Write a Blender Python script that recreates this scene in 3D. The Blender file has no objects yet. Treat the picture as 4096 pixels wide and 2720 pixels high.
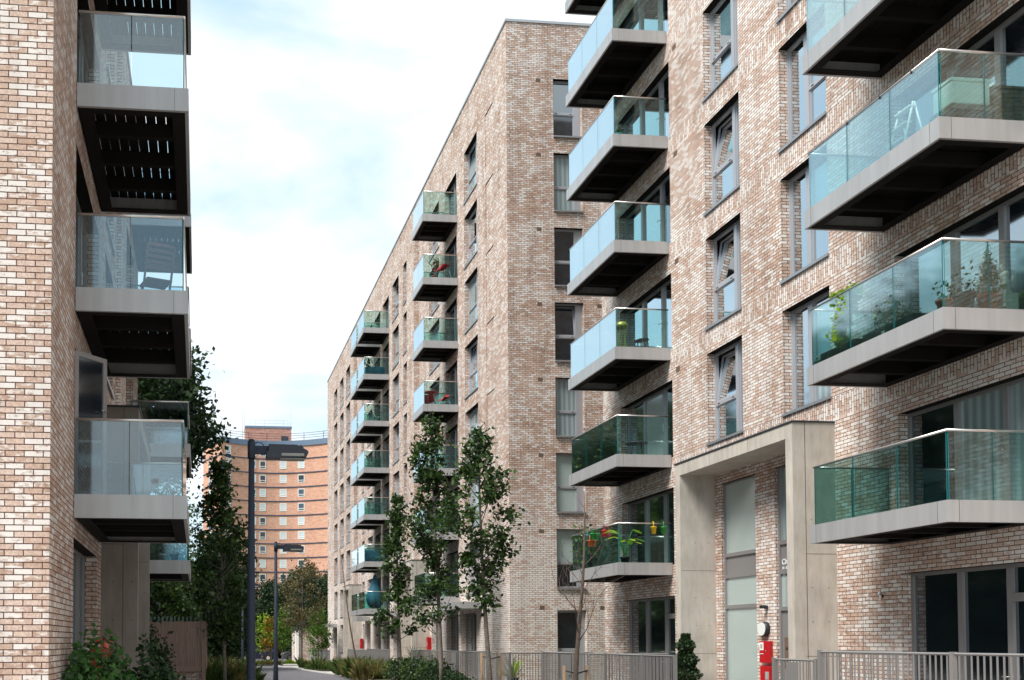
import bpy, math, random
from math import sin, cos, pi, radians, floor
import numpy as np
random.seed(7)
S = bpy.context.scene
COL = S.collection

# ------------------------------------------------------------------ camera
cam_d = bpy.data.cameras.new('Camera'); cam = bpy.data.objects.new('Camera', cam_d); COL.objects.link(cam)
S.camera = cam
cam.location = (0, 0, 2.2)
cam.rotation_euler = (radians(90 + 1.81), 0, -radians(5.54))
cam_d.sensor_width = 36; cam_d.lens = 34.72
cam_d.shift_x = 0.2119; cam_d.shift_y = 0.2644
cam_d.clip_start = 0.1; cam_d.clip_end = 3000

# ------------------------------------------------------------------ light
SUN_EL, SUN_AZ = 54, 243        # azimuth of the sun, degrees clockwise from +Y
w = bpy.data.worlds.new("World"); S.world = w; w.use_nodes = True
nt = w.node_tree; nt.nodes.clear()
def N(nt, t, **k):
    n = nt.nodes.new(t)
    for a, b in k.items():
        setattr(n, a, b)
    return n
wo = N(nt, 'ShaderNodeOutputWorld'); bg = N(nt, 'ShaderNodeBackground'); bg.inputs['Strength'].default_value = 0.085
sky = N(nt, 'ShaderNodeTexSky', sky_type='NISHITA', sun_disc=False)
sky.sun_elevation = radians(SUN_EL); sky.sun_rotation = radians(SUN_AZ)
sky.altitude = 0; sky.air_density = 1.0; sky.dust_density = 1.0; sky.ozone_density = 1.0
tc = N(nt, 'ShaderNodeTexCoord'); mp = N(nt, 'ShaderNodeMapping')
mp.inputs['Scale'].default_value = (1.0, 1.0, 2.6); mp.inputs['Location'].default_value = (0.35, 0.1, 0.4)
nz = N(nt, 'ShaderNodeTexNoise'); nz.inputs['Scale'].default_value = 2.6; nz.inputs['Detail'].default_value = 7; nz.inputs['Roughness'].default_value = 0.52; nz.inputs['Distortion'].default_value = 0.35
rp = N(nt, 'ShaderNodeValToRGB'); rp.color_ramp.elements[0].position = 0.40; rp.color_ramp.elements[1].position = 0.57
rp.color_ramp.interpolation = 'EASE'
nz2 = N(nt, 'ShaderNodeTexNoise'); nz2.inputs['Scale'].default_value = 5.5; nz2.inputs['Detail'].default_value = 6
cl = N(nt, 'ShaderNodeMix', data_type='RGBA')
cl.inputs[6].default_value = (4.75, 5.35, 5.75, 1); cl.inputs[7].default_value = (5.7, 5.85, 6.0, 1)
blue = N(nt, 'ShaderNodeMix', data_type='RGBA'); blue.inputs[0].default_value = 0.80
blue.inputs[7].default_value = (3.5, 4.7, 5.35, 1)
mx = N(nt, 'ShaderNodeMix', data_type='RGBA')
L = nt.links.new
L(tc.outputs['Generated'], mp.inputs['Vector']); L(mp.outputs[0], nz.inputs['Vector']); L(mp.outputs[0], nz2.inputs['Vector'])
L(nz.outputs[0], rp.inputs[0]); L(nz2.outputs[0], cl.inputs[0]); L(sky.outputs[0], blue.inputs[6])
L(rp.outputs[0], mx.inputs[0]); L(blue.outputs[2], mx.inputs[6]); L(cl.outputs[2], mx.inputs[7])
L(mx.outputs[2], bg.inputs['Color']); L(bg.outputs[0], wo.inputs['Surface'])

sd = bpy.data.lights.new('Sun', 'SUN'); sd.energy = 2.3; sd.angle = radians(24); sd.color = (1.0, 0.96, 0.9)
so = bpy.data.objects.new('Sun', sd); COL.objects.link(so)
so.rotation_euler = (radians(90 - SUN_EL), 0, radians(180 - SUN_AZ)); so.location = (-30, -30, 60)
S.view_settings.view_transform = 'Standard'; S.view_settings.look = 'None'
S.view_settings.exposure = 1.30; S.view_settings.gamma = 1
S.cycles.max_bounces = 8; S.cycles.transparent_max_bounces = 16; S.cycles.glossy_bounces = 4
S.cycles.sample_clamp_indirect = 4

# ------------------------------------------------------------------ materials
M = {}
def new(name):
    m = bpy.data.materials.new(name); m.use_nodes = True
    nt = m.node_tree; b = nt.nodes['Principled BSDF']; M[name] = m
    return m, nt, b
def plain(name, col, rough=0.6, metal=0.0, var=0.0, scale=6.0, bump=0.0, spec=0.5, stretch=None):
    m, nt, b = new(name)
    b.inputs['Base Color'].default_value = (*col, 1); b.inputs['Roughness'].default_value = rough
    b.inputs['Metallic'].default_value = metal; b.inputs['Specular IOR Level'].default_value = spec
    if var or bump:
        g = N(nt, 'ShaderNodeNewGeometry'); n = N(nt, 'ShaderNodeTexNoise'); n.inputs['Scale'].default_value = scale; n.inputs['Detail'].default_value = 6
        src = g.outputs['Position']
        if stretch:
            mpp = N(nt, 'ShaderNodeMapping'); mpp.inputs['Scale'].default_value = stretch
            nt.links.new(src, mpp.inputs[0]); src = mpp.outputs[0]
        nt.links.new(src, n.inputs['Vector'])
        if var:
            r = N(nt, 'ShaderNodeValToRGB'); e = r.color_ramp.elements
            e[0].position = 0.3; e[1].position = 0.7
            e[0].color = (*[c * (1 - var) for c in col], 1); e[1].color = (*[min(1, c * (1 + var)) for c in col], 1)
            nt.links.new(n.outputs[0], r.inputs[0]); nt.links.new(r.outputs[0], b.inputs['Base Color'])
        if bump:
            bp = N(nt, 'ShaderNodeBump'); bp.inputs['Strength'].default_value = bump; bp.inputs['Distance'].default_value = 0.02
            nt.links.new(n.outputs[0], bp.inputs['Height']); nt.links.new(bp.outputs[0], b.inputs['Normal'])
    return m
def mth(nt, op, a, b=None, c=None):
    n = N(nt, 'ShaderNodeMath', operation=op)
    for i, v in enumerate((a, b, c)):
        if v is None: continue
        if isinstance(v, (int, float)): n.inputs[i].default_value = v
        else: nt.links.new(v, n.inputs[i])
    return n.outputs[0]
def brick(name, cols, mortar, bw=0.225, bh=0.075, patch=0.5, bias=0.0, soldier=False, white_low=False, mort=0.0125, zoff=0.0, wash=None, stain=0.5):
    m, nt, b = new(name); K = nt.links.new
    g = N(nt, 'ShaderNodeNewGeometry'); sp = N(nt, 'ShaderNodeSeparateXYZ'); K(g.outputs['Position'], sp.inputs[0])
    sn = N(nt, 'ShaderNodeSeparateXYZ'); K(g.outputs['Normal'], sn.inputs[0])
    ax = mth(nt, 'GREATER_THAN', mth(nt, 'ABSOLUTE', sn.outputs[0]), 0.6)
    az = mth(nt, 'GREATER_THAN', mth(nt, 'ABSOLUTE', sn.outputs[2]), 0.6)
    u = mth(nt, 'ADD', mth(nt, 'MULTIPLY', sp.outputs[1], ax), mth(nt, 'MULTIPLY', sp.outputs[0], mth(nt, 'SUBTRACT', 1.0, ax)))
    v = mth(nt, 'ADD', mth(nt, 'MULTIPLY', sp.outputs[2], mth(nt, 'SUBTRACT', 1.0, az)), mth(nt, 'MULTIPLY', sp.outputs[1], az))
    u = mth(nt, 'ADD', u, 200.0); v = mth(nt, 'ADD', v, 3.0 + zoff)
    if soldier:                                  # two rows of upright bricks at each floor
        zz = mth(nt, 'MODULO', mth(nt, 'ADD', sp.outputs[2], 3.0 - 0.825), 3.0)
        s = mth(nt, 'MULTIPLY', mth(nt, 'LESS_THAN', zz, 0.45), mth(nt, 'GREATER_THAN', sp.outputs[2], 5.5))
        i = mth(nt, 'SUBTRACT', 1.0, s)
        v2 = mth(nt, 'ADD', mth(nt, 'MULTIPLY', u, s), mth(nt, 'MULTIPLY', v, i))
        u2 = mth(nt, 'ADD', mth(nt, 'MULTIPLY', v, s), mth(nt, 'MULTIPLY', u, i))
        u, v = u2, v2
    row = mth(nt, 'FLOOR', mth(nt, 'DIVIDE', v, bh))
    uc = mth(nt, 'ADD', mth(nt, 'DIVIDE', u, bw), mth(nt, 'MULTIPLY', mth(nt, 'MODULO', row, 2.0), 0.5))
    colm = mth(nt, 'FLOOR', uc); fu = mth(nt, 'FRACT', uc); fv = mth(nt, 'FRACT', mth(nt, 'DIVIDE', v, bh))
    # ragged edges
    ne = N(nt, 'ShaderNodeTexNoise'); ne.inputs['Scale'].default_value = 30; ne.inputs['Detail'].default_value = 2; K(g.outputs['Position'], ne.inputs['Vector'])
    wob = mth(nt, 'MULTIPLY', mth(nt, 'SUBTRACT', ne.outputs[0], 0.5), 0.10)
    mask = mth(nt, 'MAXIMUM', mth(nt, 'LESS_THAN', fu, mort / bw), mth(nt, 'LESS_THAN', mth(nt, 'ADD', fv, wob), mort / bh))
    cv = N(nt, 'ShaderNodeCombineXYZ'); K(colm, cv.inputs[0]); K(row, cv.inputs[1]); K(ax, cv.inputs[2])
    wn = N(nt, 'ShaderNodeTexWhiteNoise', noise_dimensions='3D'); K(cv.outputs[0], wn.inputs[0])
    mpn = N(nt, 'ShaderNodeMapping'); mpn.inputs['Scale'].default_value = (0.5, 0.5, 1.3); K(g.outputs['Position'], mpn.inputs[0])
    pn = N(nt, 'ShaderNodeTexNoise'); pn.inputs['Scale'].default_value = 1.0; pn.inputs['Detail'].default_value = 4; K(mpn.outputs[0], pn.inputs['Vector'])
    t = mth(nt, 'ADD', mth(nt, 'MULTIPLY', wn.outputs[0], 1.0 - 0.35 * patch), mth(nt, 'MULTIPLY', mth(nt, 'SUBTRACT', pn.outputs[0], 0.5), 1.7 * patch))
    t = mth(nt, 'ADD', t, bias)
    if white_low:                                # the bricks of the lower storeys are paler
        mr = N(nt, 'ShaderNodeMapRange'); K(sp.outputs[2], mr.inputs[0]); mr.inputs[1].default_value = 5.0; mr.inputs[2].default_value = 8.5; mr.inputs[3].default_value = -0.30; mr.inputs[4].default_value = 0.0
        t = mth(nt, 'ADD', t, mr.outputs[0])
    r = N(nt, 'ShaderNodeValToRGB'); cr = r.color_ramp; cr.interpolation = 'LINEAR'
    n = len(cols)
    while len(cr.elements) < n: cr.elements.new(0.5)
    for i, c in enumerate(cols):
        cr.elements[i].position = c[0]; cr.elements[i].color = (*c[1], 1)
    K(t, r.inputs[0])
    nf = N(nt, 'ShaderNodeTexNoise'); nf.inputs['Scale'].default_value = 45; nf.inputs['Detail'].default_value = 3; K(g.outputs['Position'], nf.inputs['Vector'])
    fm = N(nt, 'ShaderNodeMix', data_type='RGBA', blend_type='MULTIPLY'); fm.inputs[0].default_value = 0.55
    fr = N(nt, 'ShaderNodeValToRGB'); fr.color_ramp.elements[0].position = 0.35; fr.color_ramp.elements[0].color = (0.55, 0.5, 0.46, 1); fr.color_ramp.elements[1].position = 0.6; fr.color_ramp.elements[1].color = (1, 1, 1, 1)
    K(nf.outputs[0], fr.inputs[0]); K(r.outputs[0], fm.inputs[6]); K(fr.outputs[0], fm.inputs[7])
    if wash is not None:                         # lime bloom smeared over many bricks
        sc = N(nt, 'ShaderNodeSeparateColor'); K(wn.outputs[1], sc.inputs[0])
        mw = N(nt, 'ShaderNodeMapping'); mw.inputs['Scale'].default_value = (1, 1, 2.4); K(g.outputs['Position'], mw.inputs[0])
        nw = N(nt, 'ShaderNodeTexNoise'); nw.inputs['Scale'].default_value = 8; nw.inputs['Detail'].default_value = 5; nw.inputs['Roughness'].default_value = 0.7; K(mw.outputs[0], nw.inputs['Vector'])
        a = mth(nt, 'ADD', mth(nt, 'MULTIPLY', mth(nt, 'SUBTRACT', nw.outputs[0], 0.5), 1.5), mth(nt, 'MULTIPLY', sc.outputs[0], 0.75))
        a = mth(nt, 'SUBTRACT', a, mth(nt, 'MULTIPLY', mth(nt, 'SUBTRACT', pn.outputs[0], 0.5), 0.7))
        if white_low: a = mth(nt, 'SUBTRACT', a, mr.outputs[0])
        rw = N(nt, 'ShaderNodeMapRange'); K(a, rw.inputs[0]); rw.inputs[1].default_value = wash; rw.inputs[2].default_value = wash + 0.22; rw.inputs[3].default_value = 0.0; rw.inputs[4].default_value = 0.85
        wx = N(nt, 'ShaderNodeMix', data_type='RGBA'); K(rw.outputs[0], wx.inputs[0]); K(fm.outputs[2], wx.inputs[6]); wx.inputs[7].default_value = (0.80, 0.75, 0.71, 1)
        fm = wx
    mm = N(nt, 'ShaderNodeMix', data_type='RGBA'); K(mask, mm.inputs[0]); K(fm.outputs[2], mm.inputs[6]); mm.inputs[7].default_value = (*mortar, 1)
    # rain stains running down the wall
    ms = N(nt, 'ShaderNodeMapping'); ms.inputs['Scale'].default_value = (1.6, 1.6, 0.16); K(g.outputs['Position'], ms.inputs[0])
    ns = N(nt, 'ShaderNodeTexNoise'); ns.inputs['Scale'].default_value = 1.3; ns.inputs['Detail'].default_value = 7; ns.inputs['Roughness'].default_value = 0.6; K(ms.outputs[0], ns.inputs['Vector'])
    rs = N(nt, 'ShaderNodeValToRGB'); rs.color_ramp.elements[0].position = 0.36; rs.color_ramp.elements[0].color = (0.62, 0.57, 0.54, 1); rs.color_ramp.elements[1].position = 0.55; rs.color_ramp.elements[1].color = (1, 1, 1, 1); K(ns.outputs[0], rs.inputs[0])
    st = N(nt, 'ShaderNodeMix', data_type='RGBA', blend_type='MULTIPLY'); st.inputs[0].default_value = stain; K(mm.outputs[2], st.inputs[6]); K(rs.outputs[0], st.inputs[7]); mm = st
    K(mm.outputs[2], b.inputs['Base Color']); b.inputs['Roughness'].default_value = 0.85; b.inputs['Specular IOR Level'].default_value = 0.25
    bp = N(nt, 'ShaderNodeBump'); bp.inputs['Strength'].default_value = 0.6; bp.inputs['Distance'].default_value = 0.008
    K(mth(nt, 'SUBTRACT', mth(nt, 'ADD', 1.0, mth(nt, 'MULTIPLY', nf.outputs[0], 0.4)), mask), bp.inputs['Height']); K(bp.outputs[0], b.inputs['Normal'])
    return m
WC = [(0.0, (0.68, 0.52, 0.44)), (0.25, (0.57, 0.405, 0.32)), (0.55, (0.44, 0.29, 0.215)), (0.80, (0.31, 0.19, 0.13)), (1.0, (0.16, 0.095, 0.07))]
brick('brick_left', WC, (0.085, 0.042, 0.032), patch=0.4, bias=-0.08, wash=0.34)
brick('brick_right', WC, (0.085, 0.048, 0.038), patch=0.32, bias=-0.10, soldier=True, wash=0.25)
brick('brick_mid', WC, (0.075, 0.043, 0.034), patch=0.36, bias=-0.08, white_low=True, wash=0.37)
TC = [(0.0, (0.74, 0.43, 0.32)), (0.5, (0.66, 0.36, 0.26)), (1.0, (0.54, 0.28, 0.20))]  # tower brick, lightened to put the sky haze into its colour
brick('brick_tower', TC, (0.55, 0.33, 0.23), bw=0.45, bh=0.15, patch=0.5, stain=0.0)
TD = [(0.0, (0.56, 0.32, 0.26)), (0.5, (0.47, 0.25, 0.20)), (1.0, (0.38, 0.19, 0.15))]
brick('brick_tower_dark', TD, (0.2, 0.1, 0.07), bw=0.45, bh=0.15, patch=0.4, stain=0.0)
def concrete(name, col):
    m = plain(name, col, 0.8, var=0.12, scale=1.6, bump=0.0)
    nt = m.node_tree; b = nt.nodes['Principled BSDF']
    g = N(nt, 'ShaderNodeNewGeometry'); mpp = N(nt, 'ShaderNodeMapping'); mpp.inputs['Scale'].default_value = (3, 3, 0.7)
    n = N(nt, 'ShaderNodeTexNoise'); n.inputs['Scale'].default_value = 2.2; n.inputs['Detail'].default_value = 8; n.inputs['Roughness'].default_value = 0.65
    r = N(nt, 'ShaderNodeValToRGB'); r.color_ramp.elements[0].position = 0.35; r.color_ramp.elements[0].color = (0.72, 0.68, 0.62, 1); r.color_ramp.elements[1].position = 0.62; r.color_ramp.elements[1].color = (1, 1, 1, 1)
    mm = N(nt, 'ShaderNodeMix', data_type='RGBA', blend_type='MULTIPLY'); mm.inputs[0].default_value = 0.6
    old = b.inputs['Base Color'].links[0].from_socket
    nt.links.new(g.outputs['Position'], mpp.inputs[0]); nt.links.new(mpp.outputs[0], n.inputs['Vector']); nt.links.new(n.outputs[0], r.inputs[0])
    nt.links.new(old, mm.inputs[6]); nt.links.new(r.outputs[0], mm.inputs[7]); nt.links.new(mm.outputs[2], b.inputs['Base Color'])
    return m
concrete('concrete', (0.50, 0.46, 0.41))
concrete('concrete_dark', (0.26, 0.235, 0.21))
plain('fascia', (0.40, 0.395, 0.395), 0.38, 0.25, var=0.09, scale=2.2, stretch=(3, 3, 0.3))
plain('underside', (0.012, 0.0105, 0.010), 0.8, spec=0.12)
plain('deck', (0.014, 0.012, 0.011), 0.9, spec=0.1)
plain('rail_metal', (0.62, 0.58, 0.55), 0.28, 0.9)
plain('frame', (0.27, 0.26, 0.26), 0.42, 0.35)
plain('frame_pale', (0.42, 0.43, 0.46), 0.35, 0.35)
plain('sill', (0.33, 0.34, 0.36), 0.3, 0.5)
plain('coping', (0.42, 0.43, 0.44), 0.4, 0.5)
plain('interior', (0.012, 0.013, 0.015), 0.9)  # near-black, gives the backing sheets the shade of unlit rooms
plain('dark_steel', (0.028, 0.033, 0.045), 0.42, 0.2)
plain('lamp_grey', (0.030, 0.038, 0.058), 0.6, 0.0, var=0.06, scale=3, spec=0.25)
plain('white_paint', (0.78, 0.78, 0.76), 0.5)
plain('opal', (0.72, 0.74, 0.72), 0.35)
plain('red_paint', (0.42, 0.008, 0.012), 0.4, var=0.05)
plain('navy', (0.02, 0.045, 0.10), 0.5)
plain('navy_band', (0.12, 0.17, 0.25), 0.5)
plain('asphalt', (0.115, 0.108, 0.118), 0.9, var=0.12, scale=8)
plain('paving', (0.42, 0.39, 0.36), 0.85, var=0.08, scale=0.8)
plain('kerb', (0.55, 0.53, 0.5), 0.8, var=0.08)
plain('soil', (0.045, 0.04, 0.025), 0.95, var=0.3, scale=4)
plain('grass', (0.05, 0.085, 0.02), 0.9, var=0.3, scale=2)
plain('bark', (0.17, 0.145, 0.12), 0.9, var=0.35, scale=14, bump=0.5)
plain('bark_dark', (0.06, 0.05, 0.04), 0.95, var=0.3, scale=8)
plain('bark_brown', (0.12, 0.085, 0.065), 0.85, var=0.25, scale=12)
plain('wood_fence', (0.33, 0.225, 0.18), 0.85, var=0.28, scale=5, stretch=(6, 6, 0.35))
plain('wood_chair', (0.20, 0.05, 0.03), 0.6, var=0.2, scale=10)
plain('wood_stack', (0.14, 0.10, 0.065), 0.85, var=0.4, scale=14)
plain('wood_stake', (0.30, 0.2, 0.12), 0.85, var=0.2, scale=8)
plain('railing', (0.23, 0.22, 0.215), 0.5, 0.2)
plain('picket', (0.20, 0.28, 0.28), 0.5, 0.2)
plain('terracotta', (0.46, 0.11, 0.055), 0.75, var=0.12)
plain('black_plastic', (0.018, 0.020, 0.024), 0.5)
plain('teal_cloth', (0.01, 0.085, 0.13), 0.75, var=0.15, scale=5)
plain('yellow', (0.80, 0.50, 0.01), 0.4)
plain('green_plastic', (0.02, 0.30, 0.04), 0.4)
plain('turquoise', (0.02, 0.38, 0.42), 0.4)
plain('orange', (0.55, 0.12, 0.02), 0.45)
plain('brass', (0.55, 0.42, 0.12), 0.4, 0.6)
plain('red_mesh', (0.75, 0.02, 0.03), 0.5)
plain('stone_grey', (0.33, 0.33, 0.30), 0.8, var=0.1)
plain('curtain', (0.50, 0.56, 0.56), 0.9)
plain('white_cloth', (0.75, 0.75, 0.72), 0.9)
plain('car_blue', (0.02, 0.06, 0.28), 0.2, 0.4)
plain('car_grey', (0.16, 0.17, 0.18), 0.25, 0.6)
plain('car_dark', (0.015, 0.02, 0.05), 0.2, 0.3)
plain('tyre', (0.015, 0.015, 0.015), 0.8)
plain('chrome', (0.7, 0.7, 0.72), 0.15, 1.0)
plain('car_glass', (0.02, 0.025, 0.03), 0.05, spec=1.0)
plain('lamp_white', (0.8, 0.75, 0.7), 0.3)
plain('lamp_red', (0.5, 0.02, 0.03), 0.3)
plain('vent_brick', (0.13, 0.085, 0.06), 0.9)
plain('lettering', (0.8, 0.8, 0.8), 0.5)
plain('green_bag', (0.01, 0.06, 0.045), 0.6)

def pane_mat(name, base, refl=1.0, rough=0.06, fold_shade=False):
    """glazing: coated glass over whatever is right behind it"""
    m, nt, b = new(name); K = nt.links.new
    b.inputs['Base Color'].default_value = (*base, 1); b.inputs['Roughness'].default_value = 0.6; b.inputs['Specular IOR Level'].default_value = 0.0
    gl = N(nt, 'ShaderNodeBsdfGlossy'); gl.inputs['Roughness'].default_value = rough; gl.inputs['Color'].default_value = (0.90, 0.96, 1.0, 1)
    fr = N(nt, 'ShaderNodeLayerWeight'); fr.inputs['Blend'].default_value = 0.5
    f = mth(nt, 'MINIMUM', mth(nt, 'MULTIPLY', mth(nt, 'ADD', mth(nt, 'MULTIPLY', mth(nt, 'POWER', fr.outputs['Facing'], 1.1), 1.15), 0.09), refl), 0.95)
    g = N(nt, 'ShaderNodeNewGeometry'); n = N(nt, 'ShaderNodeTexNoise'); n.inputs['Scale'].default_value = 0.9; n.inputs['Detail'].default_value = 1
    bp = N(nt, 'ShaderNodeBump'); bp.inputs['Strength'].default_value = 0.10; bp.inputs['Distance'].default_value = 0.03
    K(g.outputs['Position'], n.inputs['Vector']); K(n.outputs[0], bp.inputs['Height']); K(bp.outputs[0], gl.inputs['Normal'])
    if fold_shade:  # shade of the curtain folds, banded into the flat pane's colour
        wv = N(nt, 'ShaderNodeTexWave', wave_type='BANDS', bands_direction='DIAGONAL'); wv.inputs['Scale'].default_value = 1.6; wv.inputs['Distortion'].default_value = 1.2; wv.inputs['Detail'].default_value = 1
        mpp = N(nt, 'ShaderNodeMapping'); mpp.inputs['Scale'].default_value = (2.0, 2.0, 0.02); K(g.outputs['Position'], mpp.inputs[0]); K(mpp.outputs[0], wv.inputs['Vector'])
        r = N(nt, 'ShaderNodeValToRGB'); r.color_ramp.elements[0].color = (*[c * 0.62 for c in base], 1); r.color_ramp.elements[1].color = (*base, 1); r.color_ramp.elements[0].position = 0.2
        K(wv.outputs[0], r.inputs[0]); K(r.outputs[0], b.inputs['Base Color'])
    mx = N(nt, 'ShaderNodeMixShader'); K(f, mx.inputs[0]); K(b.outputs[0], mx.inputs[1]); K(gl.outputs[0], mx.inputs[2])
    K(mx.outputs[0], nt.nodes['Material Output'].inputs['Surface'])
pane_mat('pane', (0.012, 0.018, 0.024), 1.1)
pane_mat('pane_dark', (0.008, 0.012, 0.018), 0.6)
pane_mat('pane_curtain', (0.34, 0.42, 0.43), 0.5, fold_shade=True)
pane_mat('pane_blind', (0.38, 0.46, 0.44), 0.5)
pane_mat('pane_white', (0.55, 0.58, 0.58), 0.5)
def glass_mat(name, tint, base=0.014):
    m, nt, b = new(name); K = nt.links.new
    tr = N(nt, 'ShaderNodeBsdfTransparent'); tr.inputs['Color'].default_value = (*tint, 1)
    gl = N(nt, 'ShaderNodeBsdfGlossy'); gl.inputs['Roughness'].default_value = 0.06; gl.inputs['Color'].default_value = (0.93, 0.98, 1.0, 1)
    lw = N(nt, 'ShaderNodeLayerWeight'); lw.inputs['Blend'].default_value = 0.5
    f = mth(nt, 'MINIMUM', mth(nt, 'ADD', mth(nt, 'MULTIPLY', mth(nt, 'POWER', lw.outputs['Facing'], 2.7), 2.6), base), 0.92)
    mx = N(nt, 'ShaderNodeMixShader'); K(f, mx.inputs[0]); K(tr.outputs[0], mx.inputs[1]); K(gl.outputs[0], mx.inputs[2])
    K(mx.outputs[0], nt.nodes['Material Output'].inputs['Surface'])
glass_mat('balustrade_glass', (0.75, 0.91, 0.89))
glass_mat('balustrade_glass_pale', (0.76, 0.88, 0.92), 0.10)
plain('glass_edge', (0.02, 0.16, 0.17), 0.2)
def leaf_mat(name, dark, light, trans=0.25):
    m, nt, b = new(name); K = nt.links.new
    g = N(nt, 'ShaderNodeNewGeometry'); r = N(nt, 'ShaderNodeValToRGB')
    r.color_ramp.elements[0].color = (*dark, 1); r.color_ramp.elements[1].color = (*light, 1)
    K(g.outputs['Random Per Island'], r.inputs[0]); K(r.outputs[0], b.inputs['Base Color']); b.inputs['Roughness'].default_value = 0.5; b.inputs['Specular IOR Level'].default_value = 0.35
    t = N(nt, 'ShaderNodeBsdfTranslucent'); K(r.outputs[0], t.inputs['Color'])
    mx = N(nt, 'ShaderNodeMixShader'); mx.inputs[0].default_value = trans
    K(b.outputs[0], mx.inputs[1]); K(t.outputs[0], mx.inputs[2]); K(mx.outputs[0], nt.nodes['Material Output'].inputs['Surface'])
leaf_mat('leaf_maple', (0.008, 0.024, 0.008), (0.075, 0.14, 0.03), 0.32)
leaf_mat('leaf_fresh', (0.04, 0.10, 0.01), (0.15, 0.27, 0.03), 0.35)
leaf_mat('leaf_dark', (0.008, 0.022, 0.008), (0.035, 0.075, 0.02))
leaf_mat('leaf_mid', (0.02, 0.05, 0.01), (0.08, 0.14, 0.025))
leaf_mat('leaf_bright', (0.12, 0.24, 0.01), (0.36, 0.50, 0.04), 0.4)
leaf_mat('leaf_yellow', (0.16, 0.13, 0.01), (0.38, 0.20, 0.02))
leaf_mat('leaf_rust', (0.05, 0.06, 0.02), (0.19, 0.14, 0.05))
leaf_mat('leaf_red', (0.30, 0.03, 0.03), (0.55, 0.12, 0.08))
leaf_mat('leaf_grass', (0.02, 0.05, 0.008), (0.14, 0.20, 0.05), 0.35)
leaf_mat('leaf_grass_gold', (0.04, 0.06, 0.012), (0.30, 0.24, 0.09), 0.35)
leaf_mat('leaf_shrub', (0.015, 0.055, 0.012), (0.07, 0.18, 0.035), 0.2)
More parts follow.
